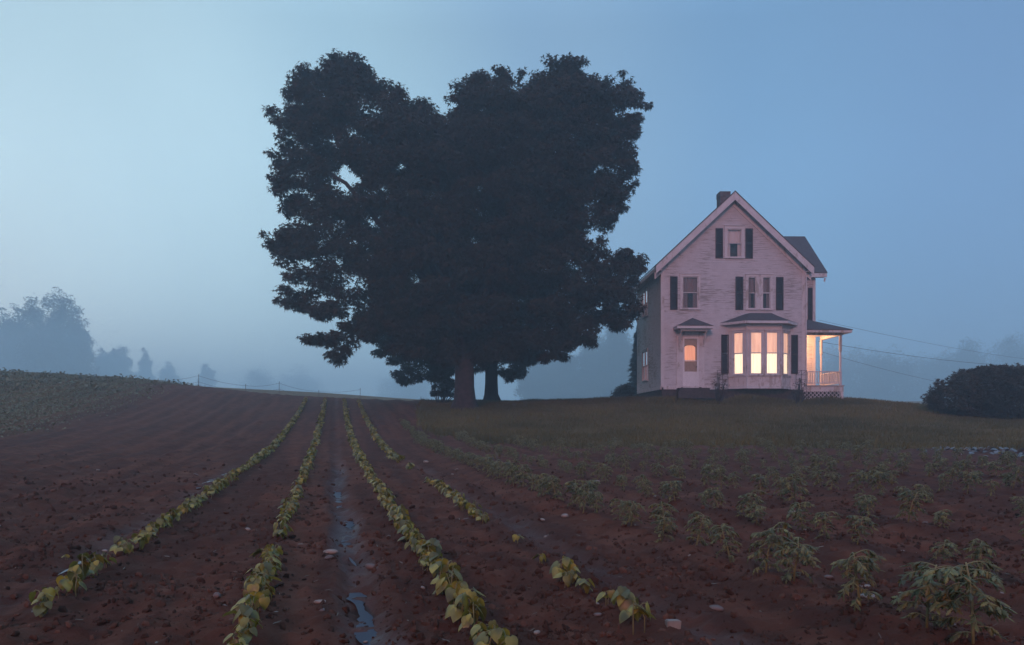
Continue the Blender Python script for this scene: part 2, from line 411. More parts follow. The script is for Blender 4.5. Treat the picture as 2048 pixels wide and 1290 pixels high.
gm = np.clip(grass_mask(gx, gy) + sstep(56, 60, gy) + .75 * crop_mask(gx, gy), 0, 1)
u_ = row_u(gx, gy); wet = np.zeros_like(gx)
for c, dp in zip(TRACK, (.35, 1.0, .42)): wet += dp * np.exp(-((u_ - c - .05 * noise(gy / .8, gy * 0, seed=21)) / .14) ** 4) * (.55 + .4 * noise(gy / .7, u_ * 0, seed=41) + .25 * noise(gy / .15, u_ / .06, seed=43))
streak = np.clip(.9 * sstep(-.1, .6, noise(u_ / .11, gy / 2.6, seed=42)) + .7 * sstep(0, .6, noise(u_ / .42, gy / 7, seed=45)) + .5 * sstep(.2, .6, noise(gx / .5, gy / .5, seed=46)), 0, 1)
wet = np.clip(wet * (1 - gm) * (1 - .85 * sstep(9, 24, gy)), 0, 1)
for nm, arr in (('grass', gm), ('wet', wet), ('streak', streak)):
    a_ = gobj.data.attributes.new(nm, 'FLOAT', 'POINT'); a_.data.foreach_set('value', arr.astype(np.float32))

# puddles standing in the wheel tracks: ragged strips of shallow water
def puddle(u, y0, y1, wd, depth, seed=0):
    n = int((y1 - y0) / .022) + 2; V = []; Q = []; y = np.linspace(y0, y1, n)
    wob = .05 * noise(y / .8, y * 0, seed=21)
    end = np.minimum(1, np.minimum(y - y0, y1 - y) / .35)
    hw = [np.clip(wd * (.66 + .30 * noise(y / .30, y * 0 + k_, seed=80 + seed) + .22 * noise(y / .07, y * 0 + k_, seed=81 + seed)) * end, .0015, 1) for k_ in (3, 9)]
    for i in range(n):
        x = row_x(u, y[i]) + wob[i]; yy = np.linspace(y[i] - .4, y[i] + .4, 9); z = float(np.mean(base_z(row_x(u, yy), yy))) - depth
        V += [(x - hw[0][i], y[i], z), (x + hw[1][i], y[i], z)]
        if i: b = 2 * i; Q.append((b - 2, b - 1, b + 1, b))
    return tag(np_obj('puddle_water', np.array(V), np.array(Q), M['water'], smooth=True), kind='structure')
for q, (a_, b_2, w_) in enumerate(((3.3, 5.1, .066), (5.7, 6.2, .035), (6.3, 7.5, .055), (7.4, 12.6, .06))): puddle(.20, a_, b_2, w_, .038, q)
puddle(.46, 3.3, 4.0, .05, -.004, 9); puddle(-1.80, 11.3, 14.0, .10, .016, 5); puddle(-1.80, 5.3, 6.1, .06, .016, 6)

# ------------------------------------------------------------------ clods, straw
def ico():
    t = (1 + 5 ** .5) / 2
    v = np.array([(-1, t, 0), (1, t, 0), (-1, -t, 0), (1, -t, 0), (0, -1, t), (0, 1, t), (0, -1, -t), (0, 1, -t), (t, 0, -1), (t, 0, 1), (-t, 0, -1), (-t, 0, 1)], float)
    v /= np.linalg.norm(v[0])
    f = np.array([(0, 11, 5), (0, 5, 1), (0, 1, 7), (0, 7, 10), (0, 10, 11), (1, 5, 9), (5, 11, 4), (11, 10, 2), (10, 7, 6), (7, 1, 8), (3, 9, 4), (3, 4, 2), (3, 2, 6), (3, 6, 8), (3, 8, 9), (4, 9, 5), (2, 4, 11), (6, 2, 10), (8, 6, 7), (9, 8, 1)])
    return v, f
def rot_rand(n, tilt=math.pi):
    a = RNG.uniform(0, 2 * math.pi, n); b = RNG.uniform(-tilt, tilt, n); c = RNG.uniform(-tilt, tilt, n)
    return euler_m(a, b, c)
def euler_m(a, b, c):
    """z-rotation a after x-rotation b after y-rotation c"""
    ca, sa, cb, sb, cc, sc = np.cos(a), np.sin(a), np.cos(b), np.sin(b), np.cos(c), np.sin(c)
    Z = np.zeros_like(a); O = np.ones_like(a)
    A = np.stack([np.stack([ca, -sa, Z], -1), np.stack([sa, ca, Z], -1), np.stack([Z, Z, O], -1)], -2)
    B = np.stack([np.stack([O, Z, Z], -1), np.stack([Z, cb, -sb], -1), np.stack([Z, sb, cb], -1)], -2)
    C_ = np.stack([np.stack([cc, Z, sc], -1), np.stack([Z, O, Z], -1), np.stack([-sc, Z, cc], -1)], -2)
    return A @ B @ C_
def scatter(tv, tf, pos, rotm, scale):
    """copies of a template; scale (n,) or (n,3)"""
    n = len(pos); k = len(tv)
    scale = np.asarray(scale, float); scale = scale[:, None] if scale.ndim == 1 else scale
    v = tv[None] * scale[:, None, :] if scale.shape[1] == 3 else tv[None] * scale[:, None, :]
    v = np.einsum('nij,nkj->nki', rotm, v) + pos[:, None, :]
    f = tf[None] + (np.arange(n) * k)[:, None, None]
    return v.reshape(-1, 3), f.reshape(-1, tf.shape[1])
iv, if_ = ico()
n = 60000
y = 2.3 * np.exp(RNG.uniform(0, math.log(20 / 2.3), n)); x = RNG.uniform(-1, 1, n) * (y * .75 + .5)
s_ = (.004 + .018 * RNG.random(n) ** 3.2) * (1 + y / 14)
ok = (RNG.random(n) > (y - 6) / 13) & (grass_mask(x, y) < .4) & (RNG.random(n) < .5 + .5 * noise(x / .6, y / .6, seed=51))
for c in TRACK: ok &= (np.abs(row_u(x, y) - c) > .12) | (RNG.random(n) < .5)
x, y, s_ = x[ok], y[ok], s_[ok]; n = len(x)
v, f = scatter(iv, if_, np.stack([x, y, ground_z(x, y) + s_ * .05], 1), rot_rand(n), np.stack([s_ * RNG.uniform(.7, 1.4, n), s_ * RNG.uniform(.7, 1.4, n), s_ * RNG.uniform(.4, .8, n)], 1))
M['clod'] = leafmat('soil_clods', (.055, .026, .017), (.135, .064, .042), 1.0, 0, 2, .08)
tag(np_obj('soil_clods', v, f, M['clod']), kind='stuff')
n = 1300
y = 2.3 * np.exp(RNG.uniform(0, math.log(30 / 2.3), n)); x = RNG.uniform(-1, 1, n) * (y * .75 + .5)
ok = grass_mask(x, y) < .3; x, y = x[ok], y[ok]; n = len(x)
tv = np.array([(-1, -.06, 0), (-.4, -.12, .05), (.5, -.1, .03), (1, -.03, .08), (1, .05, .08), (.5, .1, .03), (-.4, .1, .06), (-1, .05, 0)], float)
tf = np.array([(0, 1, 6, 7), (1, 2, 5, 6), (2, 3, 4, 5)])
ln = RNG.uniform(.005, .02, n) * (1 + y / 18)
v, f = scatter(tv, tf, np.stack([x, y, ground_z(x, y) + .008], 1), rot_rand(n, .35), np.stack([ln, ln * RNG.uniform(.6, 2, n), ln], 1))
tag(np_obj('straw_litter', v, f, M['straw']), kind='stuff')

# ------------------------------------------------------------------ stones
def stone_mesh(seed, sx, sy, sz, block=False, m='stone'):
    r = np.random.default_rng(seed)
    import bmesh
    bm = bmesh.new()
    if block: bmesh.ops.create_cube(bm, size=1.6); bmesh.ops.bevel(bm, geom=bm.edges[:], offset=.14, segments=2, affect='EDGES'); bmesh.ops.triangulate(bm, faces=bm.faces[:])
    else: bmesh.ops.create_icosphere(bm, subdivisions=3, radius=1)
    for v in bm.verts:
        c = v.co
        d = .16 * float(noise(np.array([c.x * 1.3 + seed]), np.array([c.y * 1.3]), np.array([c.z * 1.3]), seed)[0]) + .06 * float(noise(np.array([c.x * 3.5]), np.array([c.y * 3.5]), np.array([c.z * 3.5 + seed]), seed + 3)[0])
        v.co = c * (1 + (d * .5 if block else d)); v.co.x *= sx; v.co.y *= sy; v.co.z *= sz
    me = bpy.data.meshes.new('stone'); bm.to_mesh(me); bm.free(); me.materials.append(M[m])
    me.polygons.foreach_set('use_smooth', [not block] * len(me.polygons)); return me
def at_px(px, py, lift=0.):
    """ground point seen at a pixel of the photo"""
    dx = (px - 1024) / F; dz = (HZ - py) / F
    yy = np.linspace(2.5, 60, 6000); zz = CZ + dz * yy; g = base_z(dx * yy, yy)
    i = np.argmax(zz <= g); Y = yy[i]; return dx * Y, Y
BIG = [((662, 1110), (.062, .035, .022), False, 'stone', 'oblong pinkish stone lying beside the watery wheel track'),
       ((742, 1130), (.045, .03, .024), False, 'stone_d', 'dark brown rounded stone on the other side of the watery track'),
       ((1346, 1262), (.042, .03, .028), True, 'stone', 'pale square-edged block of stone in the soil at the frame bottom'),
       ((336, 1265), (.032, .028, .020), False, 'stone', 'pale knobbly stone in the bare soil at lower left'),
       ((553, 1236), (.024, .022, .020), False, 'stone', 'small round stone beside the nearest plants of the sparse bean row'),
       ((640, 1210), (.036, .016, .012), False, 'stone', 'pale finger-shaped stone left of the wide puddle'),
       ((434, 1193), (.022, .02, .018), False, 'stone_d', 'small brown stone in open soil between the two nearest left bean rows'),
       ((210, 1098), (.028, .016, .010), False, 'stone', 'flat pale stone above the faint left wheel track'),
       ((46, 1185), (.025, .018, .012), False, 'stone', 'flat pale stone at the left edge of the soil'),
       ((496, 1060), (.026, .022, .018), False, 'stone', 'pinkish stone halfway between the left bean row and the sparse row'),
       ((1735, 1196), (.05, .03, .016), False, 'stone', 'pale flat stone between the two nearest tomato rows'),
       ((1734, 1166), (.04, .022, .014), False, 'stone', 'pale stone just behind the large near tomato plant'),
       ((1432, 1220), (.04, .03, .016), False, 'stone_d', 'low broad dark stone before the tomato row'),
       ((1194, 972), (.05, .035, .022), False, 'stone', 'pale stone at the second tomato row'),
       ((1130, 1036), (.04, .03, .022), False, 'stone', 'pale reddish stone beside the first tomato row'),
       ((1587, 1028), (.05, .03, .02), False, 'stone', 'bright pinkish stone between the second and third tomato rows'),
       ((852, 925), (.06, .04, .03), False, 'stone', 'pale stone near the far end of the short bean row')]
for i, ((px, py), sz, blk, mm_, lab) in enumerate(BIG):
    X, Y = at_px(px, py); o = put(bpy.data.objects.new('stone', stone_mesh(i + 1, *sz, block=blk, m=mm_)))
    o.location = (X, Y, gz(X, Y) + sz[2] * .45); o.rotation_euler = (0, 0, random.uniform(-.5, .5) if not blk else .15)
    tag(o, lab, 'stone', 'stones lying on the tilled soil')
vs = [stone_mesh(40 + i, .02 * random.uniform(.8, 1.5), .016 * random.uniform(.8, 1.3), .011, m='stone' if i % 3 else 'stone_d') for i in range(6)]
for i in range(85):
    Y = 3.0 * math.exp(random.uniform(0, math.log(16 / 3))); X = random.uniform(-.66, .66) * Y
    if grass_mask(np.array([X]), np.array([Y]))[0] > .2: continue
    o = put(bpy.data.objects.new('pebble', vs[i % 6])); k = random.uniform(.35, .9) * (1 + Y / 14)
    o.scale = (k, k, k); o.location = (X, Y, gz(X, Y) + .006 * k); o.rotation_euler = (random.uniform(-.3, .3), random.uniform(-.3, .3), random.uniform(0, 6))
    tag(o, 'small pale pebble scattered on the open tilled soil', 'pebble', 'small pebbles strewn over the soil')

_ON = 'first second third fourth fifth sixth seventh eighth ninth tenth eleventh twelfth thirteenth fourteenth fifteenth sixteenth seventeenth eighteenth nineteenth'.split()
_TN = 'twenty thirty forty fifty sixty seventy eighty ninety'.split(); _TO = 'twentieth thirtieth fortieth fiftieth sixtieth seventieth eightieth ninetieth'.split()
def ordinal(n):
    if n < 20: return _ON[n - 1]
    if n < 100: return _TO[n // 10 - 2] if n % 10 == 0 else _TN[n // 10 - 2] + '-' + _ON[n % 10 - 1]
    if n == 100: return 'hundredth'
    return 'hundred-and-' + ordinal(n - 100)
# ------------------------------------------------------------------ bean seedlings
def heart():
    """cupped heart leaf along +y, unit length, with a fold along the midrib"""
    prof = [(0, .0), (.20, -.10), (.40, .02), (.46, .25), (.36, .52), (.20, .78), (0, 1.0)]
    v = []; f = []
    for i, (hx, hy) in enumerate(prof):
        for sx in (-1, -.55, 0, .55, 1):
            xx = sx * hx; yy = hy if sx else (hy if i not in (1,) else .03)
            zz = -.28 * yy ** 2 - .55 * xx * xx + .12 * abs(xx)
            v.append((xx, yy, zz))
    for i in range(len(prof) - 1):
        for j in range(4): b = i * 5 + j; f.append((b, b + 1, b + 6, b + 5))
    return np.array(v, float), np.array(f)
HV, HF = heart()
def bean_variant(seed, size=1.0, leaves=9):
    r = random.Random(seed); V = []; Fc = []; n0 = 0; st = MB()
    nst = r.choice((2, 3))
    for s in range(nst):
        bx = r.uniform(-.03, .03); by = r.uniform(-.045, .045); h = r.uniform(.075, .125) * size
        top = Vector((bx + r.uniform(-.02, .02), by + r.uniform(-.02, .02), h))
        st.tube([(bx, by, -.02), (bx * .9, by, h * .5), top], [.0035, .003, .0025], 5)
        for k in range(max(2, leaves // nst)):
            a = r.uniform(0, 2 * math.pi); L = r.uniform(.045, .086) * size * r.choice((.75, 1, 1))
            p = top + Vector((math.cos(a), math.sin(a), 0)) * r.uniform(.012, .04) + Vector((0, 0, r.uniform(-.035, .025)))
            st.tube([top, (top + p) / 2 + Vector((0, 0, .008)), p], [.002, .0018, .0015], 4)
            droop = r.uniform(-1.35, -.2)
            Rm = Matrix.Rotation(a - math.pi / 2 + r.uniform(-.4, .4), 3, 'Z') @ Matrix.Rotation(droop, 3, 'X') @ Matrix.Rotation(r.uniform(-.5, .5), 3, 'Y')
            A = HV @ np.array(Rm.transposed()) * L * np.array([1, 1, 1]) + np.array(p)
            V.append(A); Fc.append(HF + n0); n0 += len(HV)
    return np_mesh('foliage', np.concatenate(V), np.concatenate(Fc), M['bean'], smooth=True), st.mesh('stem', M['beanstem'], True)
bvar = [bean_variant(s, random.uniform(.8, 1.15), random.choice((8, 10, 12, 13))) for s in range(10)]
ROWS = [('far left of the four planted rows', 1), ('second planted row, thin and broken, from the far left', 2),
        ('densest row running just past the watery track', 3), ('short broken row before the right wheel track', 4)]
def bean(X, Y, label, grp, sc=1.0, parts=True, v=None, rz=None):
    e = empty('bean_plant', (X, Y, gz(X, Y) + .0), rz if rz is not None else random.uniform(0, 6.28)); e.scale = (sc, sc, sc)
    fm, sm = v or random.choice(bvar)
    put(bpy.data.objects.new('foliage', fm), e); put(bpy.data.objects.new('stem', sm), e)
    return tag(e, label, 'bean plant', grp)
SEG = {0: [(4.0, 4.15), (4.45, 5.3), (5.65, 6.35), (6.6, 7.55), (7.65, 9.35), (9.7, 45)],
       1: [(3.15, 4.9), (4.95, 5.85), (6.6, 6.9), (7.4, 8.9), (9.4, 10.4), (11.2, 20), (21.5, 45)],
       2: [(2.6, 45)],
       3: [(3.75, 3.8), (4.0, 4.3), (4.6, 5.0), (7.6, 10.9), (11.0, 11.6), (14.4, 14.8), (16.6, 45)]}
far_pos = []; cnt = 0
LBL = {0: ('%s yellow-green bean seedling from the near end of the leftmost bean row', 'bean seedlings of the leftmost row'),
       1: ('%s bean seedling from the near end of the thin broken row beside the puddles', 'bean seedlings of the thin broken row'),
       2: ('%s bean seedling from the near end of the dense unbroken bean row', 'bean seedlings of the dense unbroken row'),
       3: ('%s bean seedling from the near end of the patchy row next to the tomatoes', 'bean seedlings of the patchy right row')}
for ri, segs in SEG.items():
    kk = 0
    for a, b in segs:
        y = a
        while y < b:
            X = row_x(BEAN[ri], y) + random.gauss(0, .018)
            if y < 15.5 and cnt < 296: kk += 1; bean(X, y, LBL[ri][0] % ordinal(kk), LBL[ri][1], sc=random.uniform(.78, 1.10) * (1.0 if y > 5 else 1.05)); cnt += 1
            else: far_pos.append((X, y))
            y += random.uniform(.10, .165) if ri == 2 else random.uniform(.12, .2)
for (px, py), lab in (((1032, 1096), 'single small bean seedling alone in the bare soil'), ((1085, 1140), 'wilted bean seedling flat on the soil beside the right wheel track'), ((133, 1118), 'tiny lone seedling left of the leftmost bean row')):
    X, Y = at_px(px, py); bean(X, Y, lab, 'stray bean seedlings', .7 if px > 200 else .35, v=bvar[0])
# far parts of the rows: seedlings too small and too many to stand alone
n = len(far_pos) * 7
P = np.repeat(np.array(far_pos), 7, 0) + RNG.normal(0, 1, (n, 2)) * [.035, .06]
z = ground_z(P[:, 0], P[:, 1], False) + RNG.uniform(.04, .15, n)
v, f = scatter(HV, HF, np.column_stack([P, z]), euler_m(RNG.uniform(0, 6.28, n), RNG.uniform(-1.2, -.2, n), RNG.uniform(-.5, .5, n)), RNG.uniform(.07, .11, n))
tag(np_obj('distant_bean_rows', v, f, M['bean'], smooth=True), kind='stuff')

# ------------------------------------------------------------------ tomato plants
def leaflet():
    prof = [(0, 0), (.15, .12), (.09, .26), (.24, .36), (.10, .52), (.18, .62), (.06, .78), (0, 1.0)]
    v = []; f = []
    for hx, hy in prof:
        for sx in (-1, 0, 1): v.append((sx * hx, hy, -.30 * hy * hy + (-.10 if sx else .0) * (hx > 0)))
    for i in range(len(prof) - 1):
        for j in range(2): b = i * 3 + j; f.append((b, b + 1, b + 4, b + 3))
    return np.array(v, float), np.array(f)
LV, LF = leaflet()
def tomato_variant(seed, h, nl):
    r = random.Random(seed); V = []; Fc = []; n0 = 0; st = MB(); pet = MB()
    lean = Vector((r.uniform(-.05, .05), r.uniform(-.05, .05), 0))
    pts = [Vector((0, 0, -.03)), lean * .3 + Vector((0, 0, h * .35)), lean * .8 + Vector((0, 0, h * .7)), lean + Vector((r.uniform(-.03, .03), 0, h))]
    st.tube(pts, [.0065, .006, .005, .003], 7)
    if r.random() < .6:
        q = pts[1]; st.tube([q, q + Vector((.05 * r.choice((-1, 1)), .02, .07)), q + Vector((.08 * r.choice((-1, 1)), .03, h * .5))], [.006, .005, .003], 6)
    for k in range(nl):
        t = .12 + .88 * ((k + r.random() * .6) / nl) ** .75; t = min(t, .995); i = min(2, int(t * 3)); fr = t * 3 - i; p0 = pts[i].lerp(pts[min(3, i + 1)], min(1, fr))
        a = k * 2.399 + r.uniform(-.4, .4); d = Vector((math.cos(a), math.sin(a), 0)); L = r.uniform(.09, .17) * (h / .30) * (.80 + .25 * t)
        up = r.uniform(.25, .75); path = []; dr_ = r.uniform(-.05, .40)
        for q in range(10):
            s = q / 9; path.append(p0 + d * L * (s - .12 * s * s * 2) + Vector((0, 0, L * (up * s - (up + dr_) * s * s))))
        pet.tube(path, [.0026 - .0002 * q for q in range(10)], 4, False)
        for q in range(2, 10):
            for side in ((-1, 1) if q < 9 else (0,)):
                ll = L * r.uniform(.20, .40) * (1 - .35 * abs(q - 6) / 5) * (1.15 if side == 0 else 1)
                ang = a - math.pi / 2 + side * r.uniform(.7, 1.15)
                Rm = Matrix.Rotation(ang, 3, 'Z') @ Matrix.Rotation(r.uniform(-1.0, .15) - .06 * q / 3, 3, 'X') @ Matrix.Rotation(r.uniform(-.7, .7), 3, 'Y')
                A = LV @ np.array(Rm.transposed()) * ll * np.array([1, 1, 1]) + np.array(path[q])
                V.append(A); Fc.append(LF + n0); n0 += len(LV)
    b = len(st.v); st.v += pet.v; st.f += [tuple(i + b for i in f) for f in pet.f]
    return np_mesh('foliage', np.concatenate(V), np.concatenate(Fc), M['tom'], smooth=True), st.mesh('stem', M['tomstem'], True)
tvar = [tomato_variant(60 + s, .25 + .03 * (s % 4), 20 + s % 7) for s in range(12)]
def tomato(X, Y, label, grp, sc=1.0, v=None):
    e = empty('tomato_plant', (X, Y, gz(X, Y)), random.uniform(0, 6.28)); e.scale = (sc * 1.1, sc * 1.1, sc * random.uniform(.8, 1.1)); e.rotation_euler = (random.gauss(0, .12), random.gauss(0, .12), e.rotation_euler[2])
    fm, sm = v or random.choice(tvar)
    put(bpy.data.objects.new('foliage', fm), e); put(bpy.data.objects.new('stem', sm), e)
    return tag(e, label, 'tomato plant', grp)
ORD = ['first', 'second', 'third', 'fourth', 'fifth', 'sixth', 'seventh', 'eighth', 'ninth']
TP = []
for ri, u in enumerate(TOM):
    y = 3.0 + random.uniform(0, .3) if ri else 3.40; fixed = [3.62, 4.05, 4.70, 4.95, 5.45, 6.0, 6.4, 6.75, 7.1, 7.45, 8.0, 8.3] if ri == 0 else []
    while True:
        X = row_x(u, y)
        if y > edge_y(X) - .4 or y > 30: break
        if X / y < .74 and random.random() > (0 if ri == 0 else .05 if ri == 1 else .10): TP.append((y, X + random.gauss(0, .05), ri, random.uniform(.85 if ri == 0 else .60, 1.10) * (1.10 if ri == 0 and y < 5.2 else .95)))
        y = fixed.pop(0) if fixed else y + random.uniform(.24, .46) * (1 + y / 60)
TP.sort(); NK = {}; rest = []
for i, (y, X, ri, sc) in enumerate(TP):
    if i < 290:
        k = NK[ri] = NK.get(ri, 0) + 1
        if ri == 0 and k == 1: lab = 'biggest, nearest tomato plant, cut by the bottom of the frame'
        elif ri == 0 and k == 2: lab = 'tall bushy tomato plant with a thick pale stem, next behind the nearest one'
        else: lab = '%s plant from the near end of the %s tomato row, counted from the beans' % (ordinal(k), ORD[ri])
        tomato(X, y, lab, 'tomato plants of the %s row' % ORD[ri], sc)
    else: rest.append((y, X, sc))
if rest:
    V = []; Fc = []; n0 = 0
    for y, X, sc in rest:
        me = random.choice(tvar)[0]; co = np.empty(len(me.vertices) * 3, np.float32); me.vertices.foreach_get('co', co); co = co.reshape(-1, 3) * sc
        a = random.uniform(0, 6.28); c_, s_ = math.cos(a), math.sin(a); co = co @ np.array([[c_, s_, 0], [-s_, c_, 0], [0, 0, 1]]) + np.array([X, y, gz(X, y)])
        fi = np.empty(len(me.loops), np.int32); me.loops.foreach_get('vertex_index', fi); V.append(co); Fc.append(fi.reshape(-1, 4) + n0); n0 += len(co)
    tag(np_obj('distant_tomato_rows', np.concatenate(V), np.concatenate(Fc), M['tom'], smooth=True), kind='stuff')

# ------------------------------------------------------------------ grass on the hill, weeds at the field edge, crops, pale leaves
def blades(n, xr_, yr, hmin, hmax, mask, m, name, wmul=1.0):
    x = RNG.uniform(*xr_, n); y = RNG.uniform(*yr, n); k = RNG.random(n) < mask(x, y); x, y = x[k], y[k]; n = len(x)
    h = RNG.uniform(hmin, hmax, n) * (1 + .5 * noise(x / 1.3, y / 1.3, seed=71)); wd = RNG.uniform(.006, .013, n) * wmul; a = RNG.uniform(0, 6.28, n); le = RNG.uniform(.1, .6, n) * h; b = RNG.uniform(0, 6.28, n)
    z = ground_z(x, y, False) - .01; dx, dy = np.cos(a) * wd, np.sin(a) * wd; lx, ly = np.cos(b) * le, np.sin(b) * le
    V = np.stack([np.stack([x - dx, y - dy, z], 1), np.stack([x + dx, y + dy, z], 1), np.stack([x + lx * .4 + dx * .7, y + ly * .4 + dy * .7, z + h * .6], 1),
                  np.stack([x + lx, y + ly, z + h], 1)], 1).reshape(-1, 3)
    Fq = (np.arange(n) * 4)[:, None] + np.array([0, 1, 2, 3])[None]
    return tag(np_obj(name, V, Fq, m), kind='stuff')
blades(230000, (-9, 33), (21, 52), .07, .17, lambda x, y: (grass_mask(x, y) > .35) * np.clip(1.2 - .5 * (y > 47), 0, 1), M['grass'], 'grass', 1.3)
blades(16000, (6.8, 17.6), (38.7, 40.1), .12, .36, lambda x, y: .35 + .65 * (noise(x / .5, y / .5, seed=79) > 0), M['grass'], 'tall_grass_at_the_wall', 1.5)
blades(26000, (-9, 16), (22, 49), .14, .34, lambda x, y: (np.abs(y - edge_y(x)) < 1.1) * (noise(x / .8, y / .8, seed=72) > -.1) * (x < 3) + .25 * (np.abs(y - edge_y(x)) < .7), M['grass'], 'weedy_field_edge', 1.6)
def clumps(n, xr_, yr, mask, m, name, size, hh, seed):
    x = RNG.uniform(*xr_, n); y = RNG.uniform(*yr, n); k = RNG.random(n) < mask(x, y); x, y = x[k], y[k]; n = len(x)
    z = ground_z(x, y, False) + RNG.uniform(.02, hh, n)
    v, f = scatter(HV, HF, np.stack([x, y, z], 1), euler_m(RNG.uniform(0, 6.28, n), RNG.uniform(-1.0, .3, n), RNG.uniform(-.6, .6, n)), RNG.uniform(*size, n))
    return tag(np_obj(name, v, f, m, smooth=True), kind='stuff')
def crop_density(x, y):
    u = row_u(x, y); st = .5 + .5 * np.cos(u * 2 * math.pi / .95)
    return np.clip(crop_mask(x, y) * (st * .7 + .3) * (.75 + .4 * noise(x / 1.4, y / 1.4, seed=73)), 0, 1)
clumps(260000, (-42, -8), (20, 54), crop_density, M['crop'], 'low_crop_rows', (.04, .085), .14, 1)
clumps(6000, (-42, -8), (40, 52), lambda x, y: crop_mask(x, y) * (noise(x / .8, y / 1.1, seed=78) > .15) * .8, M['crop'], 'tall_crop_tufts', (.10, .20), .34, 5)
def pale_mask(x, y):
    e = edge_y(x); return sstep(10.8, 12.5, x + .4 * noise(y / .4, x, seed=75)) * ((e - y) > .2) * ((e - y) < 5.5 + .8 * noise(x / .8, y * 0, seed=74)) * (.35 + .5 * (noise(x / .5, y / .35, seed=76) > 0))
clumps(3000, (10, 22), (15, 23), pale_mask, M['pale'], 'pale_low_leaves', (.07, .16), .10, 2)

# ------------------------------------------------------------------ trees
def leaf3():
    """three-lobed leaf, unit size, drooping"""
    v = [(0, 0, 0), (.16, .30, .02), (.12, .62, 0), (0, 1.0, -.12), (-.12, .62, 0), (-.16, .30, .02),
         (.34, .34, -.02), (.62, .52, -.12), (.30, .12, 0), (-.34, .34, -.02), (-.62, .52, -.12), (-.30, .12, 0)]
    f = [(0, 1, 5, 5), (5, 1, 2, 4), (4, 2, 3, 3), (0, 8, 6, 1), (8, 7, 6, 6), (0, 5, 9, 11), (11, 9, 10, 10)]
    q = [(0, 1, 3, 5), (0, 8, 7, 1), (0, 5, 10, 11)]
    return np.array(v, float), np.array(q)
TV, TF = leaf3()
def in_poly(px, py, poly):
    poly = np.asarray(poly, float); r = np.zeros(len(px), bool); j = len(poly) - 1
    for i in range(len(poly)):
        xi, yi = poly[i]; xj, yj = poly[j]
        c = ((yi > py) != (yj > py)) & (px < (xj - xi) * (py - yi) / (yj - yi + 1e-9) + xi); r ^= c; j = i
    return r
def poly_dist(px, py, poly):
    poly = np.asarray(poly, float); d = np.full(len(px), 1e9)
    for i in range(len(poly)):
        a = poly[i]; b = poly[(i + 1) % len(poly)]; ab = b - a; t = np.clip(((px - a[0]) * ab[0] + (py - a[1]) * ab[1]) / (ab @ ab), 0, 1)
        d = np.minimum(d, np.hypot(px - a[0] - t * ab[0], py - a[1] - t * ab[1]))
    return d
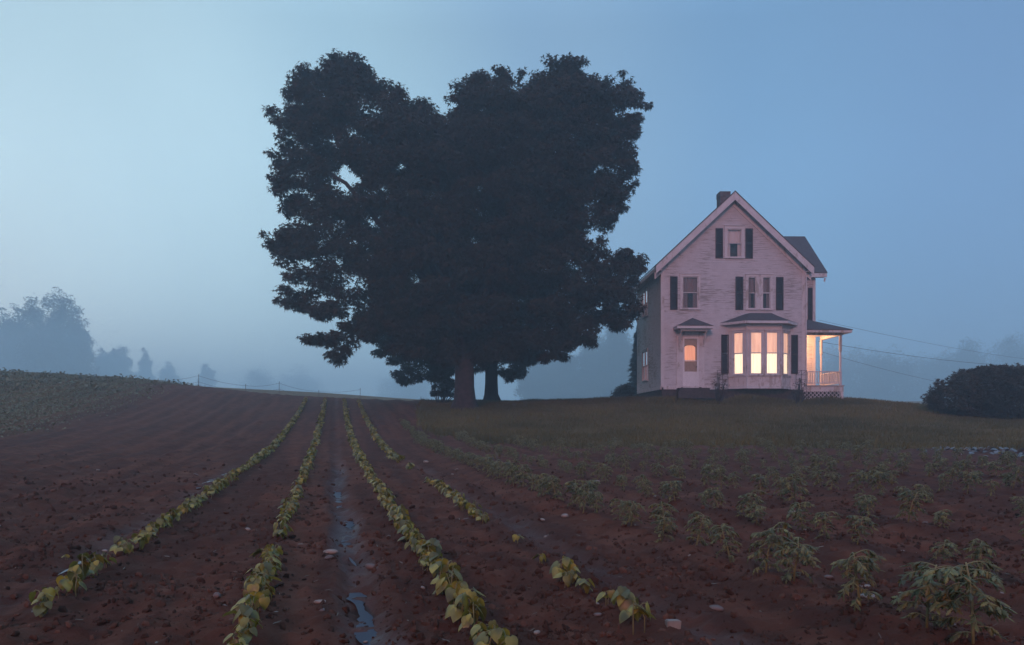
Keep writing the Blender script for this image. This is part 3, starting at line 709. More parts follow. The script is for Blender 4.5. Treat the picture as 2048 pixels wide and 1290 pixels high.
def crown_tree(name, label, cat, group, trunk_xy, outline, D, depth, nfill, per, lsize, mleaf, mbark, trunk_r, fork_z, seed, sparse=None, limbs=12, rimstep=.42, rsub=(.38, .75)):
    """outline: crown silhouette in metres (x, z) as it stands at distance D; leaves fill a volume behind and before it"""
    global RNG
    RNG = np.random.default_rng(seed); rr_ = random.Random(seed)
    ol = np.array(outline, float); x0, z0 = ol.min(0); x1, z1 = ol.max(0)
    # leaf cushions: scattered through the volume, and lined along the rim
    X = RNG.uniform(x0, x1, nfill * 4); Z = RNG.uniform(z0, z1, nfill * 4); k = in_poly(X, Z, ol); X, Z = X[k], Z[k]
    d = poly_dist(X, Z, ol); k = d > .25; X, Z, d = X[k][:nfill], Z[k][:nfill], d[k][:nfill]
    hd = depth * np.sqrt(np.clip(1 - (1 - np.clip(d / (depth * .8), 0, 1)) ** 2, 0.02, 1))
    if sparse is not None: hd = hd * sparse(X, Z)[1]
    sgn = RNG.uniform(-1, 1, len(X)); Yc = np.sign(sgn) * np.abs(sgn) ** .6 * hd; Yc = np.where(Yc < 0, Yc * .55 * (.35 + .65 * sstep(.2, 2.2, d)), Yc)
    P = np.stack([X, Yc, Z], 1); rad = RNG.uniform(*rsub, len(X)); rad = np.minimum(rad, d + .12)
    if sparse is not None:
        keep = RNG.random(len(P)) < sparse(P[:, 0], P[:, 2])[0] * (1.0 + .0 * X)
        nz = noise(P[:, 0] / 1.1, P[:, 1] / 2.6, P[:, 2] / .8, seed); keep &= (nz > -.46) | (sparse(P[:, 0], P[:, 2])[0] > .9)
        P, rad = P[keep], rad[keep]
    per_ = np.hypot(*(np.roll(ol, -1, 0) - ol).T); rim = []
    cen = ol.mean(0)
    for i in range(len(ol)):
        a = ol[i]; b = ol[(i + 1) % len(ol)]; nn = max(1, int(per_[i] / rimstep)); tdir = (b - a) / (per_[i] + 1e-9); nrm = np.array([-tdir[1], tdir[0]])
        m_ = (a + b) / 2
        if not in_poly(np.array([m_[0] + nrm[0] * .1]), np.array([m_[1] + nrm[1] * .1]), ol)[0]: nrm = -nrm
        for q in range(nn):
            r_ = rr_.uniform(.20, .42); p = a + (b - a) * ((q + rr_.random()) / nn) + nrm * (r_ * rr_.uniform(.7, 1.15))
            for _ in range(2): rim.append((p[0], max(-1.0, min(1.6, rr_.gauss(.15, .13 * depth))), p[1], r_))
    rim = np.array(rim); rim = rim[in_poly(rim[:, 0], rim[:, 2], ol)]; P = np.concatenate([P, rim[:, :3]]); rad = np.concatenate([rad, rim[:, 3]])
    # leaves of each cushion, gathered on short twigs
    cntv = np.maximum(24, (per * (rad / .5) ** 2)).astype(int); idx = np.repeat(np.arange(len(P)), cntv); n = len(idx)
    dirs = RNG.normal(0, 1, (n, 3)); dirs /= np.linalg.norm(dirs, axis=1)[:, None]
    rr = rad[idx] * RNG.random(n) ** .45 * 1.12
    off = dirs * rr[:, None] * [1, 1, .62]; off += .10 * np.stack([noise(dirs[:, 0] * 5 + idx, dirs[:, 1] * 5, dirs[:, 2] * 5, s) for s in (1, 2, 3)], 1)
    LP = P[idx] + off
    a = np.arctan2(dirs[:, 1], dirs[:, 0]) - math.pi / 2 + RNG.normal(0, .8, n)
    rot = euler_m(a, RNG.normal(-.75, .5, n), RNG.normal(0, .5, n)); sc = lsize * RNG.uniform(.65, 1.25, n)
    v, f = scatter(TV, TF, LP, rot, sc)
    tx, ty = trunk_xy; zg = gz(tx, ty)
    e = empty(name, (tx, ty, zg)); tag(e, label, cat, group)
    base = np.array([0, D - ty, -zg]); v = v + base - np.array([tx, 0, 0])
    np_obj('crown', v, f, mleaf, e)
    # trunk with root flare, limbs and branches to the cushions
    tb = MB(); fk = fork_z - zg
    prof = [(trunk_r * 1.9, -.25), (trunk_r * 1.45, .05), (trunk_r * 1.12, .45), (trunk_r, 1.1), (trunk_r * .93, fk), (trunk_r * .8, fk + .8)]
    tb.tube([(rr_.uniform(-.02, .02), 0, z_) for _, z_ in prof], [r_ for r_, _ in prof], 14)
    vs_ = [];
    for i, q in enumerate(tb.v):
        t = math.atan2(q[1], q[0]); fl = max(0, .6 - q[2]) * .5; k_ = 1 + .10 * math.sin(5 * t + seed) * (1 + 2 * fl) + .05 * math.sin(9 * t + q[2])
        vs_.append((q[0] * k_, q[1] * k_, q[2]))
    tb.v = vs_; tb.build('trunk', mbark, e, True)
    Pl = P + base - np.array([tx, 0, 0]); nodes = [Vector((0, 0, fk)), Vector((0, 0, fk + .7))]; nr = [trunk_r * .9, trunk_r * .8]
    br = MB(); lb = []
    top = Pl[:, 2].max(); hx = np.abs(Pl[:, 0]).max()
    for i in range(limbs):
        a = 2 * math.pi * i / limbs * 1.0 + rr_.uniform(-.25, .25); el = rr_.uniform(.5, 1.35)
        # aim at a cushion roughly that way
        dvec = np.array([math.cos(a) * math.cos(el), math.sin(a) * math.cos(el) * .7, math.sin(el)])
        rel = Pl - np.array([0, 0, fk]); dist = np.linalg.norm(rel, axis=1); cosv = rel @ dvec / (dist + 1e-6) / np.linalg.norm(dvec); sc_ = dist * (cosv > .93)
        t = Vector(Pl[int(np.argmax(sc_))]) * .86 + Vector((0, 0, fk * .1)); p0 = nodes[i % 2]; L = (t - p0).length; pts = []
        for q in range(8):
            s = q / 7; p = p0.lerp(t, s) + Vector((0, 0, math.sin(s * math.pi) * L * .07)) + Vector((rr_.uniform(-1, 1), rr_.uniform(-1, 1), rr_.uniform(-1, 1))) * L * .018 * (q > 0)
            pts.append(p); r_ = trunk_r * (.5 - .42 * s)
            if q > 1: nodes.append(p); nr.append(r_)
        lb.append((pts, [trunk_r * (.5 - .42 * q / 7) for q in range(8)]))
    for pts, rs in lb: MBt = MB().tube(pts, rs, 8); b = len(br.v); br.v += MBt.v; br.f += [tuple(i + b for i in f_) for f_ in MBt.f]
    NA = np.array([tuple(n_) for n_ in nodes]); order = np.argsort(np.linalg.norm(Pl - np.array([0, 0, fk]), axis=1))
    NAl = [tuple(n_) for n_ in nodes]; NR = list(nr)
    for i in order[::1]:
        c = Pl[i]; A = np.array(NAl); dd = np.linalg.norm(A - c, axis=1) + .6 * np.maximum(0, A[:, 2] - c[2]); j = int(np.argmin(dd))
        if dd[j] > 4 or dd[j] < .25: continue
        p0 = Vector(NAl[j]); t = Vector(c); L = (t - p0).length; r0 = min(NR[j] * .7, .012 + .018 * L); mid = p0.lerp(t, .5) + Vector((rr_.uniform(-.1, .1), rr_.uniform(-.1, .1), .08 + .05 * L)) * .6
        MBt = MB().tube([p0, mid, t], [r0, r0 * .75, r0 * .4], 4, False); b = len(br.v); br.v += MBt.v; br.f += [tuple(i_ + b for i_ in f_) for f_ in MBt.f]
        NAl += [tuple(mid), tuple(t)]; NR += [r0 * .75, max(.008, r0 * .5)]
    br.build('branches', M['bark_d'], e, True)
    return e
def px_outline(pts, D): return [((px - 1024) * D / F, CZ + (HZ - py) * D / F) for px, py in pts]

D1 = 39.0
OUT1 = [(538, 228), (566, 228), (568, 190), (590, 140), (630, 135), (640, 116), (665, 108), (680, 100), (700, 112), (735, 112), (745, 150), (765, 165), (800, 160), (812, 185), (838, 190), (862, 205),
        (885, 222), (902, 236), (893, 210), (905, 180), (935, 155), (960, 142), (975, 155), (1000, 140), (1030, 142), (1055, 148), (1080, 140), (1090, 128), (1130, 120), (1165, 128), (1190, 150), (1215, 148),
        (1245, 145), (1268, 152), (1275, 185), (1305, 215), (1282, 235), (1276, 275), (1262, 290), (1275, 325), (1278, 365), (1255, 385), (1262, 405), (1235, 425), (1228, 455), (1212, 472), (1222, 505), (1245, 488),
        (1268, 505), (1292, 510), (1286, 545), (1272, 575), (1280, 605), (1278, 630), (1262, 640), (1248, 660), (1205, 650), (1185, 695), (1150, 690), (1142, 722), (1080, 728), (1060, 715), (1000, 725), (930, 735),
        (860, 725), (800, 715), (765, 700), (735, 685), (715, 680), (700, 705), (668, 730), (645, 715), (655, 695), (612, 690), (608, 672), (640, 660), (680, 652), (690, 632), (640, 642), (600, 622), (556, 608),
        (552, 578), (578, 564), (568, 545), (550, 520), (536, 492), (530, 468), (552, 456), (570, 440), (562, 405), (548, 390), (548, 345), (545, 312), (558, 308), (552, 280), (562, 245), (540, 238)]
def sparse1(x, z):
    px = x * F / D1 + 1024; py = HZ - (z - CZ) * F / D1
    lf = sstep(790, 690, px) * sstep(215, 290, py); rt = sstep(1200, 1255, px)
    keep = 1 - .22 * lf - .2 * rt; dep = 1 - .55 * sstep(830, 690, px) - .4 * sstep(1180, 1250, px)
    return keep, dep
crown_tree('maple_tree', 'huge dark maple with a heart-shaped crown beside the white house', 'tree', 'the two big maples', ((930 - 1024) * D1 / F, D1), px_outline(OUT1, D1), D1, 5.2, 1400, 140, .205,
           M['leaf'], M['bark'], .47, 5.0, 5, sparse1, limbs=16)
D2 = 47.0
OUT2 = [(700, 330), (740, 250), (820, 225), (900, 250), (960, 190), (1060, 190), (1120, 230), (1160, 330), (1170, 450), (1160, 600), (1120, 690), (1060, 735), (1042, 757), (1020, 765), (1000, 752), (965, 742),
        (950, 752), (915, 742), (880, 768), (845, 762), (800, 772), (785, 752), (778, 725), (752, 715), (755, 690), (740, 600), (745, 480), (755, 400)]
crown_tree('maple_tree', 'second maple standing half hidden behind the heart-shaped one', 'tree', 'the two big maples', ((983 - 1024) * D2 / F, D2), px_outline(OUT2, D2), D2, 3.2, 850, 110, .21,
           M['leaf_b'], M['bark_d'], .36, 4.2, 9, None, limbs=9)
# small dark shrub at the foot of the maple
def shrub(name, label, cat, pos, outline, depth, nfill, per, lsize, ml, seed, group=None):
    """leafy bush without a visible trunk: same cushions, short stems inside"""
    global RNG
    RNG = np.random.default_rng(seed); ol = np.array(outline, float); x0, z0 = ol.min(0); x1, z1 = ol.max(0)
    X = RNG.uniform(x0, x1, nfill * 3); Z = RNG.uniform(z0, z1, nfill * 3); k = in_poly(X, Z, ol); X, Z = X[k][:nfill], Z[k][:nfill]
    d = poly_dist(X, Z, ol); hd = depth * np.sqrt(np.clip(1 - (1 - np.clip(d / depth, 0, 1)) ** 2, .05, 1)) * np.where(Z < (z0 + z1) / 2, 1.15, 1)
    s = RNG.uniform(-1, 1, len(X)); P = np.stack([X, np.sign(s) * np.abs(s) ** .5 * hd, Z], 1); rad = np.minimum(RNG.uniform(.25, .5, len(X)), d + .08)
    idx = np.repeat(np.arange(len(P)), per); n = len(idx); dr = RNG.normal(0, 1, (n, 3)); dr /= np.linalg.norm(dr, axis=1)[:, None]
    LP = P[idx] + dr * (rad[idx] * RNG.random(n) ** .4)[:, None]
    a = np.arctan2(dr[:, 1], dr[:, 0]) - math.pi / 2 + RNG.normal(0, .6, n)
    v, f = scatter(TV, TF, LP, euler_m(a, RNG.normal(.1, .6, n), RNG.normal(0, .6, n)), lsize * RNG.uniform(.6, 1.3, n))
    zg = gz(pos[0], pos[1]); e = empty(name, (pos[0], pos[1], zg)); np_obj('foliage', v, f, ml, e)
    st = MB()
    for i in RNG.choice(len(P), min(14, len(P)), False): p = P[i]; st.tube([(p[0] * .25, p[1] * .25, -.1), (p[0] * .6, p[1] * .6, p[2] * .5), tuple(p)], [.035, .025, .01], 5)
    st.build('stems', M['bark_d'], e, True)
    return tag(e, label, cat, group)
Xb = 31.0 * 0 + 35.0 * (2030 - 1024) / F; Yb = 35.0; zb = gz(Xb, Yb)
def loc_outline(pts, D, cx, zg): return [((px - 1024) * D / F - cx, CZ + (HZ - py) * D / F - zg) for px, py in pts]
shrub('round_bush', 'large rounded dark bush on the grassy slope at the edge of the yard', 'bush', (Xb, Yb),
      loc_outline([(1868, 800), (1872, 780), (1885, 765), (1900, 752), (1925, 748), (1945, 738), (1985, 735), (2010, 733), (2060, 735), (2120, 745), (2180, 775), (2200, 820), (2190, 870), (2000, 850), (1900, 826), (1878, 815)], Yb, Xb, zb),
      1.7, 420, 120, .13, M['bushm'], 21)
Xc, Yc_ = (880 - 1024) * 44.0 / F, 44.0
shrub('small_shrub', 'low dark shrub growing at the foot of the maples', 'bush', (Xc, Yc_), loc_outline([(862, 790), (868, 765), (885, 755), (905, 760), (918, 775), (915, 792)], 44.0, Xc, gz(Xc, Yc_)), .5, 50, 70, .12, M['leaf_b'], 22)
Xc, Yc_ = (1242 - 1024) * 50.0 / F, 50.0
shrub('small_shrub', 'low grey shrub in the mist just left of the house corner', 'bush', (Xc, Yc_), loc_outline([(1222, 796), (1226, 782), (1240, 774), (1258, 768), (1266, 780), (1262, 797)], 50.0, Xc, gz(Xc, Yc_)), .5, 50, 60, .12, M['bushm'], 23)

# ------------------------------------------------------------------ spruce and far trees
def conifer(name, label, cat, group, x, y, zb_, h, wd, seed, ml, n=9000, ls=.28):
    r = np.random.default_rng(seed); t = r.random(n) ** .75; a = r.uniform(0, 6.28, n); tier = np.floor(t * 16) / 16; frac = (t * 16) % 1
    rad = wd * (1 - t) ** .85 * (.55 + .5 * (1 - frac)) * (.75 + .35 * noise(a * 1.5, tier * 20, seed=seed)) * r.random(n) ** .4
    p = np.stack([np.cos(a) * rad, np.sin(a) * rad, h * (.06 + .94 * t) - rad * .25], 1)
    v, f = scatter(TV, TF, p, euler_m(a - math.pi / 2, r.normal(-.3, .3, n), r.normal(0, .5, n)), ls * r.uniform(.6, 1.2, n) * np.where(t > .9, .5, 1))
    e = empty(name, (x, y, zb_)); np_obj('crown', v, f, ml, e)
    MB().tube([(0, 0, -.3), (0, 0, h * .5), (0, 0, h * .96)], [h * .018, h * .012, .02], 8).build('trunk', M['bark_d'], e, True)
    return tag(e, label, cat, group)
def broad(name, label, cat, group, x, y, zb_, h, wd, seed, ml, nc=55, per=90, ls=.5, core=0):
    r = np.random.default_rng(seed); u = r.random(nc); a = r.uniform(0, 6.28, nc); zt = .05 + .90 * u; env = np.sqrt(np.clip(1 - (np.maximum(0, zt - .35) / .65) ** 2, .05, 1)) * (.75 + .5 * r.random(nc))
    rad = wd * env * r.random(nc) ** .5 * (.8 + .4 * r.random(nc)); P = np.stack([np.cos(a) * rad, np.sin(a) * rad, zt * h * (1 + .09 * r.normal(0, 1, nc))], 1)
    idx = np.repeat(np.arange(nc), per); n = len(idx); dr = r.normal(0, 1, (n, 3)); dr /= np.linalg.norm(dr, axis=1)[:, None]
    LP = P[idx] + dr * (r.random(n) ** .45 * wd * .32)[:, None]
    v, f = scatter(TV, TF, LP, euler_m(r.uniform(0, 6.28, n), r.normal(-.4, .6, n), r.normal(0, .5, n)), ls * r.uniform(.6, 1.3, n))
    e = empty(name, (x, y, zb_)); np_obj('crown', v, f, ml, e)
    tb = MB().tube([(0, 0, -.5), (0, 0, h * .4), (wd * .1, 0, h * .8)], [h * .022, h * .016, h * .006], 8)
    for i in range(0, nc, 6): tb.tube([(0, 0, h * .3), tuple(P[i] * [.5, .5, .75]), tuple(P[i])], [h * .008, h * .005, h * .002], 5)
    tb.build('trunk', M['bark_d'], e, True)
    return tag(e, label, cat, group)
def far_at(px, D): return (px - 1024) * D / F
def zpx(py, D): return CZ + (HZ - py) * D / F
# spruce by the house's back corner
D = 60.0; conifer('spruce_tree', 'dark narrow spruce peeking out behind the left corner of the house', 'tree', None, far_at(1276, D), D, gz(far_at(1276, D), D), zpx(645, D) - 2.3, 1.15, 31, M['spruce'], 3600, .3)
# hazy trees: (photo x, top row, distance, half width px, kind, label)
FAR = [(-60, 640, 125, 80, 'b', 'hazy tree at the very edge of the misty group on the left'),
       (12, 632, 118, 46, 'b', 'hazy round tree, leftmost whole one of the misty group'),
       (58, 614, 122, 44, 'b', 'hazy double-topped tree left of the tallest in the misty group'),
       (116, 606, 116, 48, 'b', 'tallest tree of the misty group on the left'),
       (150, 640, 112, 34, 'b', 'hazy narrow tree on the sloping flank of the misty group'),
       (96, 660, 108, 60, 'b', 'broad low hazy tree in front of the misty group'),
       (205, 712, 150, 24, 'b', 'small hazy tree just beside the misty group'),
       (236, 702, 160, 30, 'b', 'middle-sized hazy tree standing apart, right of the group'),
       (292, 720, 185, 20, 'b', 'faint slim tree farther off in the mist'),
       (340, 738, 200, 26, 'b', 'very faint low tree farther off in the mist'),
       (413, 736, 190, 17, 'b', 'faint lone narrow tree above the fence'),
       (520, 752, 210, 44, 'b', 'faint broad hedge-like tree beyond the fence posts'),
       (600, 748, 230, 50, 'b', 'barely visible wide tree in the mist left of the maple'),
       (820, 745, 200, 60, 'b', 'faint tree seen below the left boughs of the maple'),
       (1075, 735, 120, 40, 'b', 'hazy tree seen right of the maple trunks'),
       (1130, 712, 118, 44, 'b', 'hazy tree between the maple trunks and the house'),
       (1190, 690, 112, 48, 'b', 'taller hazy tree between maple and house'),
       (1240, 668, 108, 46, 'b', 'tallest hazy tree against the left wall of the house'),
       (1690, 708, 150, 70, 'b', 'faint tree in the mist behind the porch post'),
       (1770, 716, 140, 60, 'b', 'faint tree in the mist right of the porch'),
       (1850, 722, 150, 60, 'b', 'faint tree in the mist above the left side of the bush'),
       (1930, 696, 140, 50, 'b', 'faint taller tree in the mist above the bush'),
       (2010, 690, 145, 60, 'b', 'faint tree in the mist at the far right over the bush'),
       (2090, 684, 150, 60, 'b', 'faint tree cut by the right edge of the view')]
for i, (px, py, D, hw, kd, lab) in enumerate(FAR):
    D = D * (3.9 if px < 180 else 3.7 if px < 1000 else 3.4)
    X = far_at(px, D); zb_ = float(base_z(np.array([X]), np.array([float(D)]))[0]) - .3; h = zpx(py, D) - zb_; wdm = hw * D / F
    if kd == 'c': conifer('far_tree', lab, 'tree', 'trees fading into the mist', X, D, zb_, h, wdm, 200 + i, M['far'], 5000, 1.5)
    else: broad('far_tree', lab, 'tree', 'trees fading into the mist', X, D, zb_, h, wdm, 200 + i, M['far'], 220 if px < 170 else 170, 80, 1.25)

# ------------------------------------------------------------------ fence posts and wire beyond the field crest
posts = [(316, 757, 58, 'thin fence post farthest to the left on the crest'), (397, 748, 56, 'tallest thin fence post, over the crop rows'), (491, 768, 57, 'short thin fence post between two taller ones'),
         (558, 763, 58, 'pale thin fence post in the middle of the run'), (637, 780, 60, 'barely visible low fence post'), (720, 776, 60, 'thin fence post nearest the maple')]
tops = []
e = empty('wire_fence', (far_at(490, 58), 58, 2.5)); tag(e, 'light wire fence with thin posts running along the misty crest', 'fence')
for px, py, D, lab in posts:
    X = far_at(px, D); zt = zpx(py, D); zg = gz(X, D) - .3
    MB().tube([(X - e.location.x, D - 58, zg - 2.5), (X - e.location.x + .02, D - 58, zt - 2.5)], [.022, .016], 6).build('post', M['wood'], e)
    tops.append((X - e.location.x, D - 58, zt - 2.5))
for dz in (.12, .55):
    wv = MB()
    for a, b in zip(tops[:-1], tops[1:]):
        a = Vector(a) - Vector((0, 0, dz)); b = Vector(b) - Vector((0, 0, dz)); wv.tube([a.lerp(b, t) - Vector((0, 0, .12 * math.sin(math.pi * t))) for t in (0, .25, .5, .75, 1)], .007, 4)
    wv.build('fence_wire', M['wire'], e)

# ------------------------------------------------------------------ the house
SC = 39.6
HX, HY, HZZ = (1323 - 1024) * 40.2 / F, 40.2, CZ + (HZ - 774) * 40.2 / F
YAW = R(1.87)
H = empty('farmhouse', (HX, HY, HZZ), YAW)
tag(H, 'old two-storey white clapboard farmhouse with lit bay window and side porch', 'house')
lx = lambda px: (px - 1323) / SC
lz = lambda py: (774 - py) / SC
W = 7.30; DEP = 6.3; EH = 6.20; PK = 9.62; XM = W / 2 - .02
slope = (PK - EH) / (W / 2)

def clap(mb, p0, du, un, hi, lo, z0, z1, holes=(), rowh=.112, proud=.020):
    """lapped boards on a wall: p0 origin, du unit along, un outward; lo(z)/hi(z) the ends of the wall at height z"""
    p0 = Vector(p0); du = Vector(du); un = Vector(un); z = z0
    while z < z1 - 1e-4:
        zt = min(z + rowh, z1); a, b = lo(z), hi(z); at_, bt = lo(zt), hi(zt)
        iv_ = [(a, b, at_, bt)]
        zc = (z + zt) / 2
        for hx0, hx1, hz0, hz1 in holes:
            if hz0 < zc < hz1:
                nw = []
                for (s, e_, st, et) in iv_:
                    if hx1 <= s or hx0 >= e_: nw.append((s, e_, st, et)); continue
                    if hx0 > s: nw.append((s, hx0, st, hx0))
                    if hx1 < e_: nw.append((hx1, e_, hx1, et))
                iv_ = nw
        for s, e_, st, et in iv_:
            if e_ - s < .01: continue
            A = p0 + du * s + un * proud + Vector((0, 0, z)); B = p0 + du * e_ + un * proud + Vector((0, 0, z))
            Ct = p0 + du * et + un * .004 + Vector((0, 0, zt)); Dt = p0 + du * st + un * .004 + Vector((0, 0, zt))
            mb.poly(A, B, Ct, Dt); mb.poly(p0 + du * s + Vector((0, 0, z)), p0 + du * e_ + Vector((0, 0, z)), B, A)
        z = zt
# windows on the front: (x0,x1,z0,z1) of the opening
WIN = {'attic': (lx(1455), lx(1485), lz(514), lz(457)), 'bed': (lx(1365), lx(1396.5), lz(617), lz(553)),
       'pairl': (lx(1497), lx(1513.5), lz(617), lz(553)), 'pairr': (lx(1526.5), lx(1543), lz(617), lz(553))}
DOOR = (lx(1362), lx(1401), 0.02, lz(667))
BAY = (3.50, 6.38, 0.0, 3.20)
fw = MB()
holes = list(WIN.values()) + [DOOR, BAY]
lo = lambda z: 0.02 + max(0, (z - EH) / slope); hi = lambda z: W - .02 - max(0, (z - EH) / slope)
clap(fw, (0, 0, 0), (1, 0, 0), (0, -1, 0), hi, lo, 0.02, PK - .02, holes)
fw.build('front_wall', M['clap'], H)
# left wall with windows
LW = [(3.35, 4.75, lz(752) , 2.15), (3.4, 4.7, 4.1, 5.5)]
lw = MB(); clap(lw, (0, 0, 0), (0, 1, 0), (-1, 0, 0), lambda z: DEP, lambda z: 0.02, 0.02, EH + .05, LW); lw.build('side_wall', M['clap'], H)
# right and rear walls, inner box
rw = MB(); clap(rw, (W, 0, 0), (0, 1, 0), (1, 0, 0), lambda z: DEP, lambda z: 0.02, 0.02, EH + .05); rw.build('side_wall', M['clap'], H)
bw = MB(); clap(bw, (0, DEP, 0), (1, 0, 0), (0, 1, 0), hi, lo, 0.02, PK - .02); bw.build('rear_wall', M['clap'], H)
# floors and a partition keep the rooms dark
inn = MB().box(.1, W - .1, .5, DEP - .1, 3.05, 3.2).box(.1, W - .1, .5, DEP - .1, 5.95, 6.1).box(.1, W - .1, .1, DEP - .1, -.05, .01)
inn.box(.1, W - .1, .62, .7, 0.02, 3.04).box(.1, W - .1, .62, .7, 3.21, 5.94).box(2.4, W - 2.4, .62, .7, 6.11, 7.9).box(.62, .7, .75, DEP - .2, .02, 5.9)
inn.build('inner_walls', M['inner'], H)
# corner boards, water table, frieze
MB().box(-.035, .13, -.035, .02, -.02, EH + .1).box(-.035, .018, .0201, .15, -.02, EH + .0).build('corner_board', M['trim'], H)
MB().box(W - .13, W + .035, -.035, .02, -.02, EH + .1).box(W - .018, W + .035, .0201, .15, -.02, EH).build('corner_board', M['trim'], H)
MB().box(-.035, .02, DEP - .14, DEP + .03, -.02, EH).build('corner_board', M['trim'], H)
MB().box(.10, 1.0, -.045, 0.03, -.12, .05).box(2.05, 3.36, -.045, .03, -.12, .05).box(6.50, W - .1, -.045, .03, -.12, .05).build('water_table', M['trim'], H)
MB().box(-.045, .03, .1, DEP, -.12, .05).build('water_table', M['trim'], H)
MB().box(.03, W - .03, .03, DEP - .03, -1.1, -.06).box(W - .02, 9.45, 3.9, DEP + 1.9, -1.1, -.06).build('foundation', M['found'], H)

# main roof: slabs with overhang, rake boards
OV = .42; EO = .38; RT = .13
zr = PK + .22
def rz_(x): return zr - abs(x - XM) * slope
XL = -EO; XR = W + EO - .02
roofm = MB()
for sx, xe in ((-1, XL), (1, XR)):
    roofm.slab([(XM, -OV, zr), (xe, -OV, rz_(xe)), (xe, DEP + OV, rz_(xe)), (XM, DEP + OV, zr)] if sx < 0 else [(XM, -OV, zr), (XM, DEP + OV, zr), (xe, DEP + OV, rz_(xe)), (xe, -OV, rz_(xe))], .06)
main_roof = roofm.build('roof', M['shingle'], H)
bd = MB()
def rake(mb, xe, y0, y1, drop, th):
    n = (Vector((xe, 0, rz_(xe))) - Vector((XM, 0, zr)))
    a0 = Vector((XM, 0, zr - .062)); a1 = Vector((xe, 0, rz_(xe) - .062))
    mb.hexa([(XM, y0, zr - .062 - drop), (xe, y0, a1.z - drop), (xe, y1, a1.z - drop), (XM, y1, zr - .062 - drop), (XM, y0, zr - .062), (xe, y0, a1.z), (xe, y1, a1.z), (XM, y1, zr - .062)])
for xe in (XL + .02, XR - .02):
    rake(bd, xe, -OV + .015, -OV + .055, .40, .04)
    rake(bd, xe, -.045, -.012, .62, .04)
bd.build('rake_board', M['trim'], H)
sf = MB()
for xe in (XL + .03, XR - .03): rake(sf, xe, -OV + .06, -.05, .05, .04)
sf.build('soffit', M['trim'], H)
MB().box(XL + .02, XL + .06, -OV + .06, DEP + OV, rz_(XL) - .26, rz_(XL) - .068).box(XL + .07, -.03, -OV + .07, DEP + OV, rz_(XL) - .25, rz_(XL) - .21).build('eave_board', M['trim'], H)
MB().box(XR - .06, XR - .02, -OV + .06, 3.6, rz_(XR) - .26, rz_(XR) - .068).box(W + .03, XR - .07, -OV + .07, 3.6, rz_(XR) - .25, rz_(XR) - .21).build('eave_board', M['trim'], H)
# chimney behind the ridge
ch = MB(); cx_ = lx(1449) * 1.045 + .32 - .05
cx_ = (1449 - 1024) * 42.4 / F - HX + math.sin(YAW) * 2.2
ch.box(cx_ - .27, cx_ + .27, 1.95, 2.6, 8.6, 10.22).box(cx_ - .285, cx_ + .285, 1.935, 2.615, 10.222, 10.48)
ch.build('chimney', M['brick'], main_roof)

# side wing to the right with its own roof
WX = 9.42; WY0 = 3.8; WY1 = 8.4; WR = 9.10; WE = 6.75
wg = MB(); clap(wg, (0, WY0, 0), (1, 0, 0), (0, -1, 0), lambda z: WX, lambda z: W - .5, .02, 6.70, [(8.55, 8.92, 3.75, 5.65)])
clap(wg, (WX, WY0, 0), (0, 1, 0), (1, 0, 0), lambda z: 4.6 - max(0, (z - WE) / .98), lambda z: max(0, (z - WE) / .98), .02, 8.95)
wg.build('wing_wall', M['clap'], H)
ym = (WY0 + WY1) / 2; ws = (WR - 6.5) / (ym - 3.42)
wr = MB(); wr.slab([(4.4, 3.42, 6.50), (9.98, 3.42, 6.50), (9.80, ym, WR), (4.4, ym, WR)], .06); wr.slab([(4.4, ym, WR), (9.80, ym, WR), (9.98, WY1 + .38, 6.50), (4.4, WY1 + .38, 6.50)], .06)
wr.build('wing_roof', M['shingle'], H)
MB().box(W + .4, 9.96, 3.43, 3.47, 6.23, 6.435).box(W + .05, 9.9, 3.48, 3.77, 6.25, 6.29).build('eave_board', M['trim'], H)
MB().box(WX - .12, WX + .035, WY0 - .035, WY0 + .02, 0, 6.24).build('corner_board', M['trim'], H)
rk = MB()
for ya, yb in ((3.42, ym), (WY1 + .38, ym)):
    rk.hexa([(9.86, ya, 6.24), (9.90, ya, 6.24), (9.78, yb, WR - .26), (9.74, yb, WR - .26), (9.86, ya, 6.43), (9.90, ya, 6.43), (9.78, yb, WR - .065), (9.74, yb, WR - .065)])
rk.build('rake_board', M['trim'], H)
MB().tube([(9.88, 3.5, 6.20), (9.86, 3.55, 6.0)], .05, 8).build('gutter_spout', M['trim'], H)

